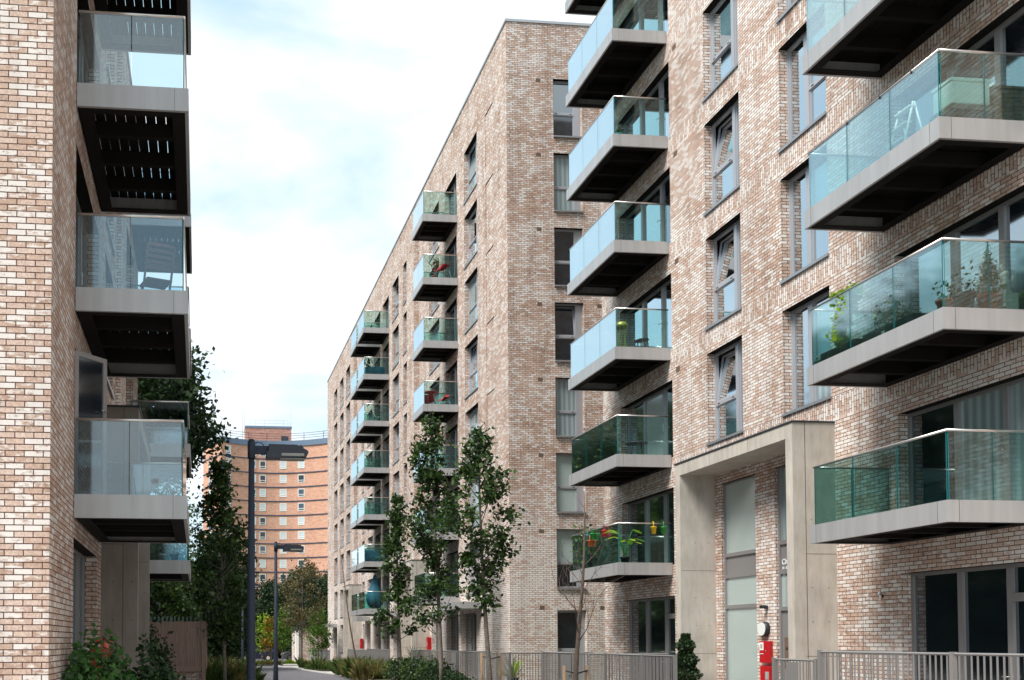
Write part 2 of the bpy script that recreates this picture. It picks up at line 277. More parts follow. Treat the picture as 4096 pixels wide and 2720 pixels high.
# ------------------------------------------------------------------ mesh helpers
class MB:
    def __init__(s): s.v = []; s.f = []; s.m = []; s.sm = []
    def quad(s, pts, m=0, smooth=False):
        i = len(s.v); s.v += [tuple(p) for p in pts]; s.f.append(tuple(range(i, i + len(pts)))); s.m.append(m); s.sm.append(smooth)
    def box(s, x0, x1, y0, y1, z0, z1, m=0, faces='all'):
        if x0 > x1: x0, x1 = x1, x0
        if y0 > y1: y0, y1 = y1, y0
        if z0 > z1: z0, z1 = z1, z0
        i = len(s.v)
        s.v += [(x0, y0, z0), (x1, y0, z0), (x1, y1, z0), (x0, y1, z0), (x0, y0, z1), (x1, y0, z1), (x1, y1, z1), (x0, y1, z1)]
        for f in ((0, 3, 2, 1), (4, 5, 6, 7), (0, 1, 5, 4), (1, 2, 6, 5), (2, 3, 7, 6), (3, 0, 4, 7)):
            s.f.append(tuple(i + k for k in f)); s.m.append(m); s.sm.append(False)
        return s
    def tube(s, pts, rad, n=8, m=0, cap=True):
        """tapered tube through points"""
        P = [np.array(p, float) for p in pts]
        if isinstance(rad, (int, float)): rad = [rad] * len(P)
        base = len(s.v); prev = None
        for k, p in enumerate(P):
            d = (P[min(k + 1, len(P) - 1)] - P[max(k - 1, 0)]); d = d / (np.linalg.norm(d) + 1e-9)
            a = prev if prev is not None else (np.array([1., 0, 0]) if abs(d[0]) < 0.8 else np.array([0, 1., 0]))
            u = a - d * (a @ d); u /= np.linalg.norm(u) + 1e-9; v = np.cross(d, u); prev = u
            for j in range(n):
                t = 2 * pi * j / n; s.v.append(tuple(p + rad[k] * (cos(t) * u + sin(t) * v)))
        for k in range(len(P) - 1):
            for j in range(n):
                a = base + k * n + j; b = base + k * n + (j + 1) % n
                s.f.append((a, b, b + n, a + n)); s.m.append(m); s.sm.append(n > 5)
        if cap:
            s.f.append(tuple(base + j for j in range(n - 1, -1, -1))); s.m.append(m); s.sm.append(False)
            s.f.append(tuple(base + (len(P) - 1) * n + j for j in range(n))); s.m.append(m); s.sm.append(False)
        return s
    def lathe(s, prof, c=(0, 0, 0), n=16, m=0):
        base = len(s.v)
        for r, z in prof:
            for j in range(n):
                t = 2 * pi * j / n; s.v.append((c[0] + r * cos(t), c[1] + r * sin(t), c[2] + z))
        for k in range(len(prof) - 1):
            for j in range(n):
                a = base + k * n + j; b = base + k * n + (j + 1) % n
                s.f.append((a, b, b + n, a + n)); s.m.append(m); s.sm.append(True)
        s.f.append(tuple(base + j for j in range(n - 1, -1, -1))); s.m.append(m); s.sm.append(False)
        s.f.append(tuple(base + (len(prof) - 1) * n + j for j in range(n))); s.m.append(m); s.sm.append(False)
        return s
    def extrude(s, prof, axis, a0, a1, m=0):
        """closed 2-D profile swept along an axis: axis 'x' -> prof=(y,z), 'y' -> (x,z), 'z' -> (x,y)"""
        def P(p, a): return {'x': (a, p[0], p[1]), 'y': (p[0], a, p[1]), 'z': (p[0], p[1], a)}[axis]
        i = len(s.v); n = len(prof); s.v += [P(p, a0) for p in prof] + [P(p, a1) for p in prof]
        s.f.append(tuple(range(i + n - 1, i - 1, -1))); s.m.append(m); s.sm.append(False)
        s.f.append(tuple(range(i + n, i + 2 * n))); s.m.append(m); s.sm.append(False)
        for k in range(n):
            s.f.append((i + k, i + (k + 1) % n, i + n + (k + 1) % n, i + n + k)); s.m.append(m); s.sm.append(False)
        return s
    def mesh(s, name, mats):
        me = bpy.data.meshes.new(name); me.from_pydata([tuple(map(float, v)) for v in s.v], [], s.f)
        for k in mats: me.materials.append(M[k])
        me.polygons.foreach_set('material_index', s.m); me.polygons.foreach_set('use_smooth', s.sm)
        me.update(); return me
    def build(s, name, mats, parent=None, loc=(0, 0, 0), rz=0.0, bevel=0.0):
        if isinstance(mats, str): mats = [mats]
        o = put(name, s.mesh(name, mats), parent, loc, rz)
        if bevel:
            b = o.modifiers.new('Bevel', 'BEVEL'); b.width = bevel; b.segments = 2; b.limit_method = 'ANGLE'
        return o
def put(name, me, parent=None, loc=(0, 0, 0), rz=0.0):
    o = bpy.data.objects.new(name, me); COL.objects.link(o)
    if parent is not None: o.parent = parent
    o.location = loc; o.rotation_euler = (0, 0, rz)
    return o
def tag(o, label, cat, group=None, kind=None):
    if label: o['label'] = label
    if cat: o['category'] = cat
    if group: o['group'] = group
    if kind: o['kind'] = kind
    return o
def empty(name, loc, label, cat, group=None, rz=0.0):
    o = put(name, None, None, loc, rz); return tag(o, label, cat, group)
def copy_tree(o, parent=None):
    c = o.copy(); COL.objects.link(c)
    if parent is not None: c.parent = parent
    for ch in [x for x in o.children]: copy_tree(ch, c)
    return c
def sub(o, w):                      # world point -> location under an unrotated parent
    return (w[0] - o.location[0], w[1] - o.location[1], w[2] - o.location[2])

def wall_face(mb, a0, a1, z0, z1, holes, P, depth, m=0, mh=None):
    """vertical wall sheet in (a,z) with rectangular holes; P(a,z,d) -> xyz, d = depth inwards. holes: (a0,a1,z0,z1[,depth])"""
    A = sorted({a0, a1, *[h[0] for h in holes], *[h[1] for h in holes]}); Z = sorted({z0, z1, *[h[2] for h in holes], *[h[3] for h in holes]})
    A = [a for a in A if a0 <= a <= a1]; Z = [z for z in Z if z0 <= z <= z1]
    for i in range(len(A) - 1):
        j = 0
        while j < len(Z) - 1:
            am = (A[i] + A[i + 1]) / 2
            def hole(zz): return any(h[0] < am < h[1] and h[2] < zz < h[3] for h in holes)
            if hole((Z[j] + Z[j + 1]) / 2): j += 1; continue
            k = j
            while k + 1 < len(Z) - 1 and not hole((Z[k + 1] + Z[k + 2]) / 2): k += 1
            mb.quad([P(A[i], Z[j], 0), P(A[i + 1], Z[j], 0), P(A[i + 1], Z[k + 1], 0), P(A[i], Z[k + 1], 0)], m); j = k + 1
    for h in holes:
        x0, x1, y0, y1 = h[:4]; d = h[4] if len(h) > 4 else depth
        for (p, q) in (((x0, y0), (x0, y1)), ((x1, y0), (x1, y1)), ((x0, y0), (x1, y0)), ((x0, y1), (x1, y1))):
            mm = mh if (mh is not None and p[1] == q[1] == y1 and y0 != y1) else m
            mb.quad([P(p[0], p[1], 0), P(q[0], q[1], 0), P(q[0], q[1], d), P(p[0], p[1], d)], mm)
        if len(h) > 5:      # blind recess: closed with brick
            mb.quad([P(x0, y0, d), P(x1, y0, d), P(x1, y1, d), P(x0, y1, d)], m)

CACHE = {}
# ---- windows: local x along the wall (left to right seen from the street), -y outwards, z up; origin at lower left corner of opening
def window(parent, world, rz, w, h, kind='A', panes='pane', tilt=False, label=None, name='window', sill=True, trans=0.43):
    key = ('win', round(w, 3), round(h, 3), kind, tilt, trans, sill)
    if key not in CACHE:
        mb = MB(); t = 0.055; d0, d1 = 0.0, 0.09
        mb.box(0, t, d0, d1, 0, h); mb.box(w - t, w, d0, d1, 0, h); mb.box(t, w - t, d0, d1, 0, t); mb.box(t, w - t, d0, d1, h - t, h)
        zt = h * trans; L = []
        if kind == 'A': xs = (t, w * 0.62, w * 0.62 + 0.13, w - t)
        elif kind == 'B': xs = (w - w * 0.52, w - t, t, w * 0.48 - 0.16)
        elif kind == 'C': xs = (t, w * 0.76, w * 0.76 + 0.0, w * 0.76)
        else: xs = (t, w - t, 0, 0)
        x0, x1, x2, x3 = xs
        if kind == 'A': mb.box(x1, x2, d0 - 0.012, d1, t, h - t)
        if kind == 'B': mb.box(x3, x0, d0 - 0.012, d1, t, h - t)
        if kind == 'C': mb.box(x1, w - t, d0 - 0.006, d1, t, h - t)
        if kind != 'P': mb.box(x0, x1, d0 - 0.004, d1, zt - 0.045, zt + 0.045)
        if kind != 'P': 
            for q in (0.15, 0.85): mb.box(x0 + (x1 - x0) * q - 0.04, x0 + (x1 - x0) * q + 0.04, d0 - 0.010, d0 - 0.0045, zt - 0.012, zt + 0.012, 1)
            L.append((x0, x1, t, zt - 0.045, 'lo')); L.append((x0, x1, zt + 0.045, h - t, 'hi'))
        else: L.append((x0, x1, t, h - t, 'lo'))
        if kind in 'AB' and x3 > x2: L.append((x2, x3, t, h - t, 'side'))
        mb.quad([(0, 0.5, 0), (w, 0.5, 0), (w, 0.5, h), (0, 0.5, h)], 1)  # dark sheet standing in for the unlit room behind
        pm = []
        for (a, b, c, d, tag_) in L:
            p = MB(); g = 0.012
            if tag_ == 'hi' and tilt:
                a_, b_ = a + 0.006, b - 0.006; s_ = 0.045; zz = d - c - 0.004
                p.box(a_, a_ + s_, 0.0, 0.05, 0, zz, 1); p.box(b_ - s_, b_, 0.0, 0.05, 0, zz, 1); p.box(a_ + s_, b_ - s_, 0.0, 0.05, 0, s_, 1); p.box(a_ + s_, b_ - s_, 0.0, 0.05, zz - s_, zz, 1)
                p.box(a_ + s_, b_ - s_, 0.02, 0.032, s_, zz - s_, 0)
                an = radians(7.5); p.v = [(x, y * cos(an) + z * sin(an) + 0.012, z * cos(an) - y * sin(an) + c + 0.002) for (x, y, z) in p.v]
            else:
                s_ = 0.028
                p.box(a, b, 0.045, 0.057, c, d, 0)
                for (e, f_, g_, h_) in ((a, a + s_, c, d), (b - s_, b, c, d), (a + s_, b - s_, c, c + s_), (a + s_, b - s_, d - s_, d)): p.box(e, f_, 0.02, 0.044, g_, h_, 1)
            pm.append((tag_, p))
        CACHE[key] = (mb.mesh('window', ['frame_pale', 'interior']), [(t_, p) for t_, p in pm], {})
    me, pl, pc = CACHE[key]
    o = put(name, me, parent, sub(parent, world), rz)
    if label: o['label'] = label
    for t_, p in pl:
        pmn = panes if isinstance(panes, str) else panes.get(t_, 'pane')
        kk = (t_, pmn)
        if kk not in pc: pc[kk] = p.mesh('pane', [pmn, 'frame_pale'])
        put('pane', pc[kk], o)
    if sill:
        k2 = ('sill', round(w, 3), rz != 0)
        if k2 not in CACHE:
            s = MB(); s.box(-0.0, w, -0.24, 0.0, -0.035, 0.0); s.box(-0.02, w + 0.02, -0.245, -0.215, -0.06, 0.001)
            CACHE[k2] = s.mesh('sill', ['sill'])
        put('sill', CACHE[k2], o)
    return o
def patio(parent, world, rz, w, h, fr=(0.36, 0.72), panes=('pane', 'pane', 'pane'), handle=1, label=None, name='patio_door', top=None):
    key = ('pat', round(w, 3), round(h, 3), fr, top)
    if key not in CACHE:
        mb = MB(); t = 0.06
        mb.box(0, t, 0, 0.1, 0, h); mb.box(w - t, w, 0, 0.1, 0, h); mb.box(t, w - t, 0, 0.1, h - t, h); mb.box(t, w - t, 0, 0.1, 0, 0.05)
        xs = [t] + [w * f for f in fr] + [w - t]
        for f in fr: mb.box(w * f - 0.055, w * f + 0.055, -0.01, 0.1, 0.05, h - t)
        mb.quad([(0, 1.2, 0), (w, 1.2, 0), (w, 1.2, h), (0, 1.2, h)], 1)  # dark sheet in place of the room's shade
        segs = []
        for i in range(len(xs) - 1):
            a = xs[i] + (0.055 if i else 0); b = xs[i + 1] - (0.055 if i < len(xs) - 2 else 0)
            segs.append((a, b))
        if top is not None:
            a, b = segs[top]; mb.box(a, b, -0.005, 0.1, h - 0.62, h - 0.48)
        hd = MB(); hx = segs[min(1, len(segs) - 1)][1] + 0.055
        hd.box(hx - 0.02, hx + 0.02, -0.03, -0.011, 0.9, 1.12); hd.tube([(hx, -0.03, 1.03), (hx, -0.07, 1.03), (hx - 0.12, -0.07, 1.03)], 0.01, 6)
        CACHE[key] = (mb.mesh('patio_door', ['frame', 'interior']), segs, {}, hd.mesh('handle', ['rail_metal']))
    me, segs, pc, hd = CACHE[key]
    o = put(name, me, parent, sub(parent, world), rz)
    if label: o['label'] = label
    for i, (a, b) in enumerate(segs):
        pm = panes[i % len(panes)]
        if (i, pm) not in pc:
            p = MB(); p.box(a, b, 0.045, 0.06, 0.05, h - 0.06); pc[(i, pm)] = p.mesh('pane', [pm])
        put('pane', pc[(i, pm)], o)
    if handle: put('handle', hd, o)
    return o
def balcony(parent, world, rz, Lx, D, npan=3, label=None, glass='balustrade_glass', gap=0.008):
    """world = far/near wall corner of the slab underside; same local frame as the windows"""
    key = ('bal', Lx, D, npan, gap)
    if key not in CACHE:
        H = 0.34; mb = MB(); t = 0.05
        mb.box(0, Lx, -D, -D + t, 0, H); mb.box(0, t, -D + t, -0.01, 0, H); mb.box(Lx - t, Lx, -D + t, -0.01, 0, H)
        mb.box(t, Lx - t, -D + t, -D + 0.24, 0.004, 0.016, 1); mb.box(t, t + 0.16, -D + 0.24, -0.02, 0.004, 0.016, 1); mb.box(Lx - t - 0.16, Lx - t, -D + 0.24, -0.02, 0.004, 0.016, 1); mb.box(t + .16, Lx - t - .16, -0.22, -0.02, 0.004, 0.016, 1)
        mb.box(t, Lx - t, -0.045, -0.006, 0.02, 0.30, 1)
        for q in (0.25, 0.5, 0.75): mb.box(Lx * q - 0.05, Lx * q + 0.05, -D + t, -0.02, 0.02, 0.24, 1); 
        mb.box(0.2, 0.204, -D - 0.0015, -D, 0, H, 1); mb.box(Lx - 0.204, Lx - 0.2, -D - 0.0015, -D, 0, H, 1)
        mb.box(-0.0015, 0, -D + 0.2, -D + 0.204, 0, H, 1); mb.box(Lx, Lx + 0.0015, -D + 0.2, -D + 0.204, 0, H, 1)
        dk = MB(); y = -D + t + 0.004; bw = 0.142
        while y < -0.05:
            y1 = min(y + bw, -0.03); dk.box(t + 0.004, Lx - t - 0.004, y, y1, 0.27, 0.31); y = y1 + gap
        gl = []
        g0, g1 = 0.30, 1.42; th = 0.018; yo = -D + t + 0.012
        w1 = (Lx - 2 * t - 0.05) / npan
        for i in range(npan):
            p = MB(); a = t + 0.025 + i * w1; gpanel(p, a + 0.006, a + w1 - 0.006, yo - 0.0, yo + th, g0, g1, 'x'); gl.append(p)
        for xx in (t + 0.004, Lx - t - 0.004 - th):
            L2 = (D - t - 0.06) / 2
            for i in range(2):
                p = MB(); a = -D + t + 0.03 + i * L2; gpanel(p, xx, xx + th, a + 0.006, a + L2 - 0.006, g0, g1, 'y'); gl.append(p)
        hr = MB(); zr = 1.435; r = 0.021; yy = yo + th / 2; xa = t + 0.004 + th / 2; xb = Lx - xa
        hr.tube([(xa, -0.02, zr), (xa, yy, zr)], r, 8); hr.tube([(xa - 0.01, yy, zr), (xb + 0.01, yy, zr)], r * 1.02, 8); hr.tube([(xb, yy, zr), (xb, -0.02, zr)], r, 8)
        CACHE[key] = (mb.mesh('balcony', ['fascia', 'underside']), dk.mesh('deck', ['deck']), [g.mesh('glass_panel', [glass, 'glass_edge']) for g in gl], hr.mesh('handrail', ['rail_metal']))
    me, dk, gl, hr = CACHE[key]
    o = put('balcony', me, parent, sub(parent, world), rz)
    if label: o['label'] = label
    put('deck', dk, o); put('handrail', hr, o)
    for g in gl: put('glass_panel', g, o)
    return o
def gpanel(p, x0, x1, y0, y1, z0, z1, ax):
    n = len(p.f); p.box(x0, x1, y0, y1, z0, z1, 0)
    big = (2, 4) if ax == 'x' else (3, 5)
    for k in range(6):
        if k not in big: p.m[n + k] = 1
# ------------------------------------------------------------------ setting
def sheet(name, pts, z, mat):
    mb = MB(); mb.quad([(x, y, z) for x, y in pts]); return tag(mb.build(name, mat), None, None, kind='structure')
sheet('ground', [(-700, -300), (700, -300), (700, 1500), (-700, 1500)], 0.0, 'grass')
sheet('pavement', [(-30, -20), (13, -20), (13, 108), (-30, 108)], 0.10, 'paving')
# street surface lies in the pavement as a sheet just above the ground; kerbs step up to the pavement
road_r = [(8.2, -20), (8.6, 30), (8.9, 50), (9.0, 58.8), (7.95, 69.5), (6.5, 86), (5.6, 96), (5.2, 104)]
road_l = [(2.9, -20), (3.1, 30), (3.3, 50), (3.5, 58.8), (3.35, 69.5), (2.6, 86), (1.4, 96), (0.6, 104)]
mb = MB()
for i in range(len(road_r) - 1):
    mb.quad([(*road_l[i], 0.104), (*road_r[i], 0.104), (*road_r[i + 1], 0.104), (*road_l[i + 1], 0.104)])
mb.quad([(-40, 104, 0.108), (40, 104, 0.108), (40, 125, 0.108), (-40, 125, 0.108)])
tag(mb.build('road', 'asphalt'), None, None, kind='structure')
mb = MB()
for pts, s in ((road_r, 1), (road_l, -1)):
    for i in range(len(pts) - 1):
        (x0, y0), (x1, y1) = pts[i], pts[i + 1]
        a, b = x0 + 0.15 * s, x1 + 0.15 * s
        mb.quad([(x0, y0, 0.19), (a, y0, 0.19), (b, y1, 0.19), (x1, y1, 0.19)]); mb.quad([(x0, y0, 0.10), (x0, y0, 0.19), (x1, y1, 0.19), (x1, y1, 0.10)]); mb.quad([(a, y0, 0.10), (a, y0, 0.19), (b, y1, 0.19), (b, y1, 0.10)])
tag(mb.build('kerb', 'kerb'), None, None, kind='structure')
# raised private terraces in front of the buildings
def terrace(x0, x1, y0, y1):
    mb = MB(); mb.box(x0, x1, y0, y1, 0.0, 0.6); return tag(mb.build('terrace', 'paving'), None, None, kind='structure')
terrace(10.5, 13.05, 5, 17.5); terrace(10.5, 13.05, 20.9, 29.3); terrace(10.5, 12.05, 31.5, 50.7); terrace(10.5, 12.05, 54.4, 72.4)
# planting beds
for i, (x0, x1, y0, y1) in enumerate(((9.15, 10.4, 18, 47.5), (9.15, 10.4, 49, 64), (8.3, 10.3, 70, 79), (-0.5, 2.6, 36, 66), (4.2, 7.3, 86.5, 93))):
    mb = MB(); mb.box(x0, x1, y0, y1, 0.10, 0.22); tag(mb.build('planting_bed', 'soil'), None, None, kind='structure')

PB = -pi / 2    # rotation for things on walls that face -X (right side of the street)
PL = pi / 2     # ... that face +X (left side)
SB, HB = 1.31, 3.64     # window sill / head of the ground storey; storeys are 3 m

# ================================================================== RIGHT BLOCK
XR = 13.05
R = empty('apartment_block', (XR, 19.0, 0), 'near right brick apartment block with wide glass balconies and concrete porch', 'building')
mb = MB()
def PR(a, z, d): return (XR + d, a, z)
holes = []
for j in range(2, 9): holes += [(22.52, 24.18, SB + 3 * j, HB + 3 * j), (19.19, 20.86, SB + 3 * j, HB + 3 * j)]
for k in range(8):
    z0 = 0.6 if k == 0 else 1.32 + 3 * k; z1 = 3.48 + 3 * k
    holes += [(26.06, 29.42, z0, z1), (13.6, 17.26, z0, z1), (3.0, 7.0, z0, z1)]
    if k: holes += [(9.2, 10.9, SB + 3 * k, HB + 3 * k)]
# entrance openings under the porch
holes += [(22.06, 23.6, 0.7, 6.17, 0.07), (19.5, 21.27, 0.7, 6.17, 0.07)]
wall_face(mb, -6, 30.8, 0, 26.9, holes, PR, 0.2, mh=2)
mb.quad([(XR, 30.8, 0), (30, 30.8, 0), (30, 30.8, 26.9), (XR, 30.8, 26.9)]); mb.quad([(XR, -6, 0), (30, -6, 0), (30, -6, 26.9), (XR, -6, 26.9)])
mb.quad([(30, -6, 0), (30, 30.8, 0), (30, 30.8, 26.9), (30, -6, 26.9)]); mb.quad([(XR, -6, 26.9), (30, -6, 26.9), (30, 30.8, 26.9), (XR, 30.8, 26.9)], 1)
mb.build('wall', ['brick_right', 'coping', 'underside'], R, sub(R, (0, 0, 0)))
mb = MB(); mb.box(XR - 0.04, XR + 0.4, -6, 30.86, 26.9, 27.0); mb.build('coping', 'coping', R, sub(R, (0, 0, 0)))
# movement joints
mb = MB(); 
for y in (18.32, 25.0): mb.box(XR - 0.002, XR + 0.01, y, y + 0.012, 0.6, 26.8)
mb.build('movement_joint', 'vent_brick', R, sub(R, (0, 0, 0)))
tilts = {2: 1, 3: 1, 4: 1}
for j in range(2, 8):
    window(R, (XR + 0.2, 24.18, SB + 3 * j), PB, 1.66, 2.33, 'A', 'pane', tilt=j in tilts)
    window(R, (XR + 0.2, 20.86, SB + 3 * j), PB, 1.67, 2.33, 'B', {'lo': 'pane_curtain' if j == 2 else 'pane', 'hi': 'pane', 'side': 'pane'}, tilt=(j == 6))
for k in range(1, 5): window(R, (XR + 0.2, 10.9, SB + 3 * k), PB, 1.7, 2.33, 'A')
pset = {0: ('pane_dark', 'pane_dark', 'pane_dark'), 1: ('pane_dark', 'pane', 'pane_dark'), 2: ('pane', 'pane_white', 'pane'), 3: ('pane', 'pane', 'pane'), 4: ('pane', 'pane', 'pane_dark'), 5: ('pane', 'pane', 'pane')}
for k in range(8):
    z0 = 0.6 if k == 0 else 1.34 + 3 * k; h = 3.48 + 3 * k - z0
    patio(R, (XR + 0.2, 29.42, z0), PB, 3.36, h, panes=pset.get(k, ('pane',) * 3), top=2 if k == 0 else None)
    pc = {0: ('pane_dark', 'pane_dark', 'pane_dark'), 1: ('pane_dark', 'pane_curtain', 'pane_curtain'), 2: ('pane', 'pane', 'pane'), 3: ('pane_dark', 'pane', 'pane')}.get(k, ('pane',) * 3)
    patio(R, (XR + 0.2, 17.26, z0), PB, 3.66, h, fr=(0.33, 0.62), panes=pc, top=2 if k == 0 else None)
    patio(R, (XR + 0.2, 7.0, z0), PB, 4.0, h, panes=('pane', 'pane', 'pane_curtain'))
for k in range(7):
    balcony(R, (XR, 29.65, 4.05 + 3 * k), PB, 3.5, 1.6)
for k in range(6):
    balcony(R, (XR, 17.55, 4.05 + 3 * k), PB, 3.45, 1.6)
# brick vents
for k in range(2, 8): mb = MB(); mb.box(XR - 0.003, XR + 0.01, 25.62, 25.84, 3.75 + 3 * k - 0.15, 3.75 + 3 * k); mb.build('air_brick', 'vent_brick', R, sub(R, (0, 0, 0)))
# concrete entrance porch
def porch(bld, xw, xo, y0, y1, top, name='porch', mat='concrete', rn=0.03):
    s = 1 if xo > xw else -1
    mb = MB(); e = 0.003
    mb.box(xw - s * 0.12, xo, y0, y0 + 0.24, 0.0, top - 0.30); mb.box(xw - s * 0.12, xo, y1 - 0.24, y1, 0.0, top - 0.30)
    mb.box(xw - s * 0.0 + s * 0.002, xo, y0, y1, top - 0.30, top)
    for zz in (1.9, 4.0): mb.box(xw, xo - s * 0.25, y0 - 0.001, y0, zz, zz + 0.012, 1)
    mb.box(xo - s * 0.28, xo - s * 0.265, y0 - 0.001, y0, 0, top, 1)
    for yy in (y0 + (y1 - y0) * 0.33, y0 + (y1 - y0) * 0.66): mb.box(xo, xo + s * 0.001, yy, yy + 0.010, top - 0.30, top, 1)
    for zz in (1.9, 4.0): mb.box(xw, xo - s * 0.02, y1 - 0.241, y1 - 0.24, zz, zz + 0.010, 1)
    for zz in (1.2, 2.6, 3.3, 4.7):
        for xx in (xw + s * 0.2, xw + s * 0.55): mb.box(xx, xx + 0.022, y0 - 0.001, y0, zz, zz + 0.022, 1); mb.box(xx, xx + 0.022, y1 - 0.241, y1 - 0.24, zz, zz + 0.022, 1)
    o = mb.build(name, [mat, 'vent_brick'], bld, sub(bld, (0, 0, 0)))
    f = MB(); f.box(xw, xo + s * 0.02, y0 - 0.02, y1 + 0.02, top + 0.001, top + 0.035); f.build('flashing', 'dark_steel', o)
    return o
porch(R, XR, 12.12, 19.1, 24.12, 6.72)
# entrance glazing: tall window with spandrel, then door with sign panel
def glazed(parent, world, rz, w, rows, name, mats):
    """rows: (z0,z1,kind)"""
    mb = MB(); H = rows[-1][1]; t = 0.06
    mb.box(0, t, 0, 0.1, rows[0][0], H); mb.box(w - t, w, 0, 0.1, rows[0][0], H)
    for z0, z1, k in rows: mb.box(t, w - t, 0, 0.1, z1 - 0.045, z1 + (0.045 if z1 < H else 0))
    mb.quad([(0, 0.8, rows[0][0]), (w, 0.8, rows[0][0]), (w, 0.8, H), (0, 0.8, H)], 1)  # dark sheet painted as the unlit hall behind
    o = mb.build(name, ['frame', 'interior'], parent, sub(parent, world), rz)
    for z0, z1, k in rows:
        p = MB(); p.box(t, w - t, 0.04, 0.055, z0 + 0.045, z1 - 0.045); p.build('panel' if k == 'frame' else 'pane', k, o)
    return o
glazed(R, (XR + 0.07, 23.6, 0), PB, 1.54, [(0.7, 3.07, 'pane_blind'), (3.07, 3.83, 'pane_blind'), (3.83, 4.36, 'frame'), (4.36, 6.17, 'pane_blind')], 'entrance_window', None)
dg = glazed(R, (XR + 0.07, 21.27, 0), PB, 1.77, [(0.7, 2.95, 'frame'), (2.95, 3.78, 'pane_blind'), (3.78, 4.45, 'frame'), (4.45, 6.17, 'pane_curtain')], 'entrance_door', None)
mb = MB(); mb.box(0.16, 0.34, 0.015, 0.039, 1.6, 2.3); mb.box(0.22, 0.28, 0.010, 0.0149, 2.02, 2.08, 1); mb.box(0.22, 0.28, 0.010, 0.0149, 1.75, 1.80, 1); mb.build('intercom', ['vent_brick', 'black_plastic'], dg)
def text(body, size, loc, rot, mat, parent, name='lettering', ext=0.003):
    c = bpy.data.curves.new(name, 'FONT'); c.body = body; c.size = size; c.extrude = ext; c.offset = size * 0.012
    o = bpy.data.objects.new('tmp', c); COL.objects.link(o)
    bpy.context.view_layer.update()
    me = bpy.data.meshes.new_from_object(o.evaluated_get(bpy.context.evaluated_depsgraph_get())); COL.objects.unlink(o); bpy.data.objects.remove(o)
    me.materials.clear(); me.materials.append(M[mat]); me.name = name
    p = put(name, me, parent, loc); p.rotation_euler = rot; return p
text('Cha', 0.175, (0.075, 0.036, 3.955), (pi / 2, 0, 0), 'lettering', dg)
text('59 - 87', 0.075, (0.085, 0.036, 3.845), (pi / 2, 0, 0), 'lettering', dg)

# ================================================================== LEFT BLOCK
XL = -1.8
Lb = empty('apartment_block', (XL, 20.0, 0), 'near left brick apartment block filling the left edge of the view', 'building')
mb = MB()
def PLf(a, z, d): return (XL - d, a, z)
holes = []
for k in range(5):
    z0 = 0.3 if k == 0 else 1.28 + 3 * k; z1 = (3.7 if k == 0 else 3.45 + 3 * k)
    holes += [(14.38, 17.62, z0, z1), (24.2, 26.88, z0, z1)]
    if k >= 2: holes += [(18.9, 20.55, SB + 3 * k - 0.05, HB + 3 * k)]
holes += [(21.25, 22.62, 6.6, 15.9, 0.25, 1)]
holes += [(19.0, 21.8, 0.3, 6.2, 0.3)]
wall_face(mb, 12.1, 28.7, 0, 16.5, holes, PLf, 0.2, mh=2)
mb.quad([(-16, 12.1, 0), (XL, 12.1, 0), (XL, 12.1, 16.5), (-16, 12.1, 16.5)]); mb.quad([(-16, 28.7, 0), (XL, 28.7, 0), (XL, 28.7, 16.5), (-16, 28.7, 16.5)])
mb.quad([(-16, 12.1, 0), (-16, 28.7, 0), (-16, 28.7, 16.5), (-16, 12.1, 16.5)]); mb.quad([(-16, 12.1, 16.5), (XL, 12.1, 16.5), (XL, 28.7, 16.5), (-16, 28.7, 16.5)], 1)
mb.build('wall', ['brick_left', 'coping', 'underside'], Lb, sub(Lb, (0, 0, 0)))
mb = MB(); mb.box(-16.05, XL + 0.04, 12.06, 28.74, 16.5, 16.6); mb.build('coping', 'coping', Lb, sub(Lb, (0, 0, 0)))
for k in range(5):
    z0 = 0.3 if k == 0 else 1.30 + 3 * k; z1 = (3.7 if k == 0 else 3.45 + 3 * k)
    patio(Lb, (XL - 0.2, 14.38, z0), PL, 3.24, z1 - z0, panes=('pane_dark',) * 3)
    patio(Lb, (XL - 0.2, 24.2, z0), PL, 2.68, z1 - z0, panes=('pane_dark',) * 3)
    if k >= 2: window(Lb, (XL - 0.2, 18.9, SB + 3 * k - 0.05), PL, 1.65, 2.38, 'A')
for k in range(4):
    balcony(Lb, (XL, 14.33, 3.98 + 3 * k), PL, 3.6, 1.62, npan=3, gap=0.012, glass='balustrade_glass_pale')
for k in range(4):
    balcony(Lb, (XL, 25.39, 3.95 + 3 * k), PL, 3.3, 1.56, gap=0.012, glass='balustrade_glass_pale')
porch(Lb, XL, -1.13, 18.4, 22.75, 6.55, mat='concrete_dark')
glazed(Lb, (XL - 0.3, 19.0, 0), PL, 2.8, [(0.3, 3.0, 'pane_dark'), (3.0, 6.2, 'pane_dark')], 'entrance_window', None)
# opened balcony door leaf
mb = MB(); mb.box(0, 0.62, 0, 0.05, 0, 0.07); mb.box(0, 0.62, 0, 0.05, 2.03, 2.1); mb.box(0, 0.07, 0, 0.05, 0.07, 2.03); mb.box(0.55, 0.62, 0, 0.05, 0.07, 2.03)
dl = mb.build('balcony_door', 'frame', Lb, sub(Lb, (-1.8, 14.42, 4.33)), radians(48)); mb = MB(); mb.box(0.07, 0.55, 0.018, 0.03, 0.07, 2.03); mb.build('pane', 'pane_dark', dl)
mb = MB(); mb.tube([(0.58, -0.002, 1.3), (0.58, -0.05, 1.3), (0.48, -0.05, 1.3)], 0.009, 6); mb.build('handle', 'rail_metal', dl)

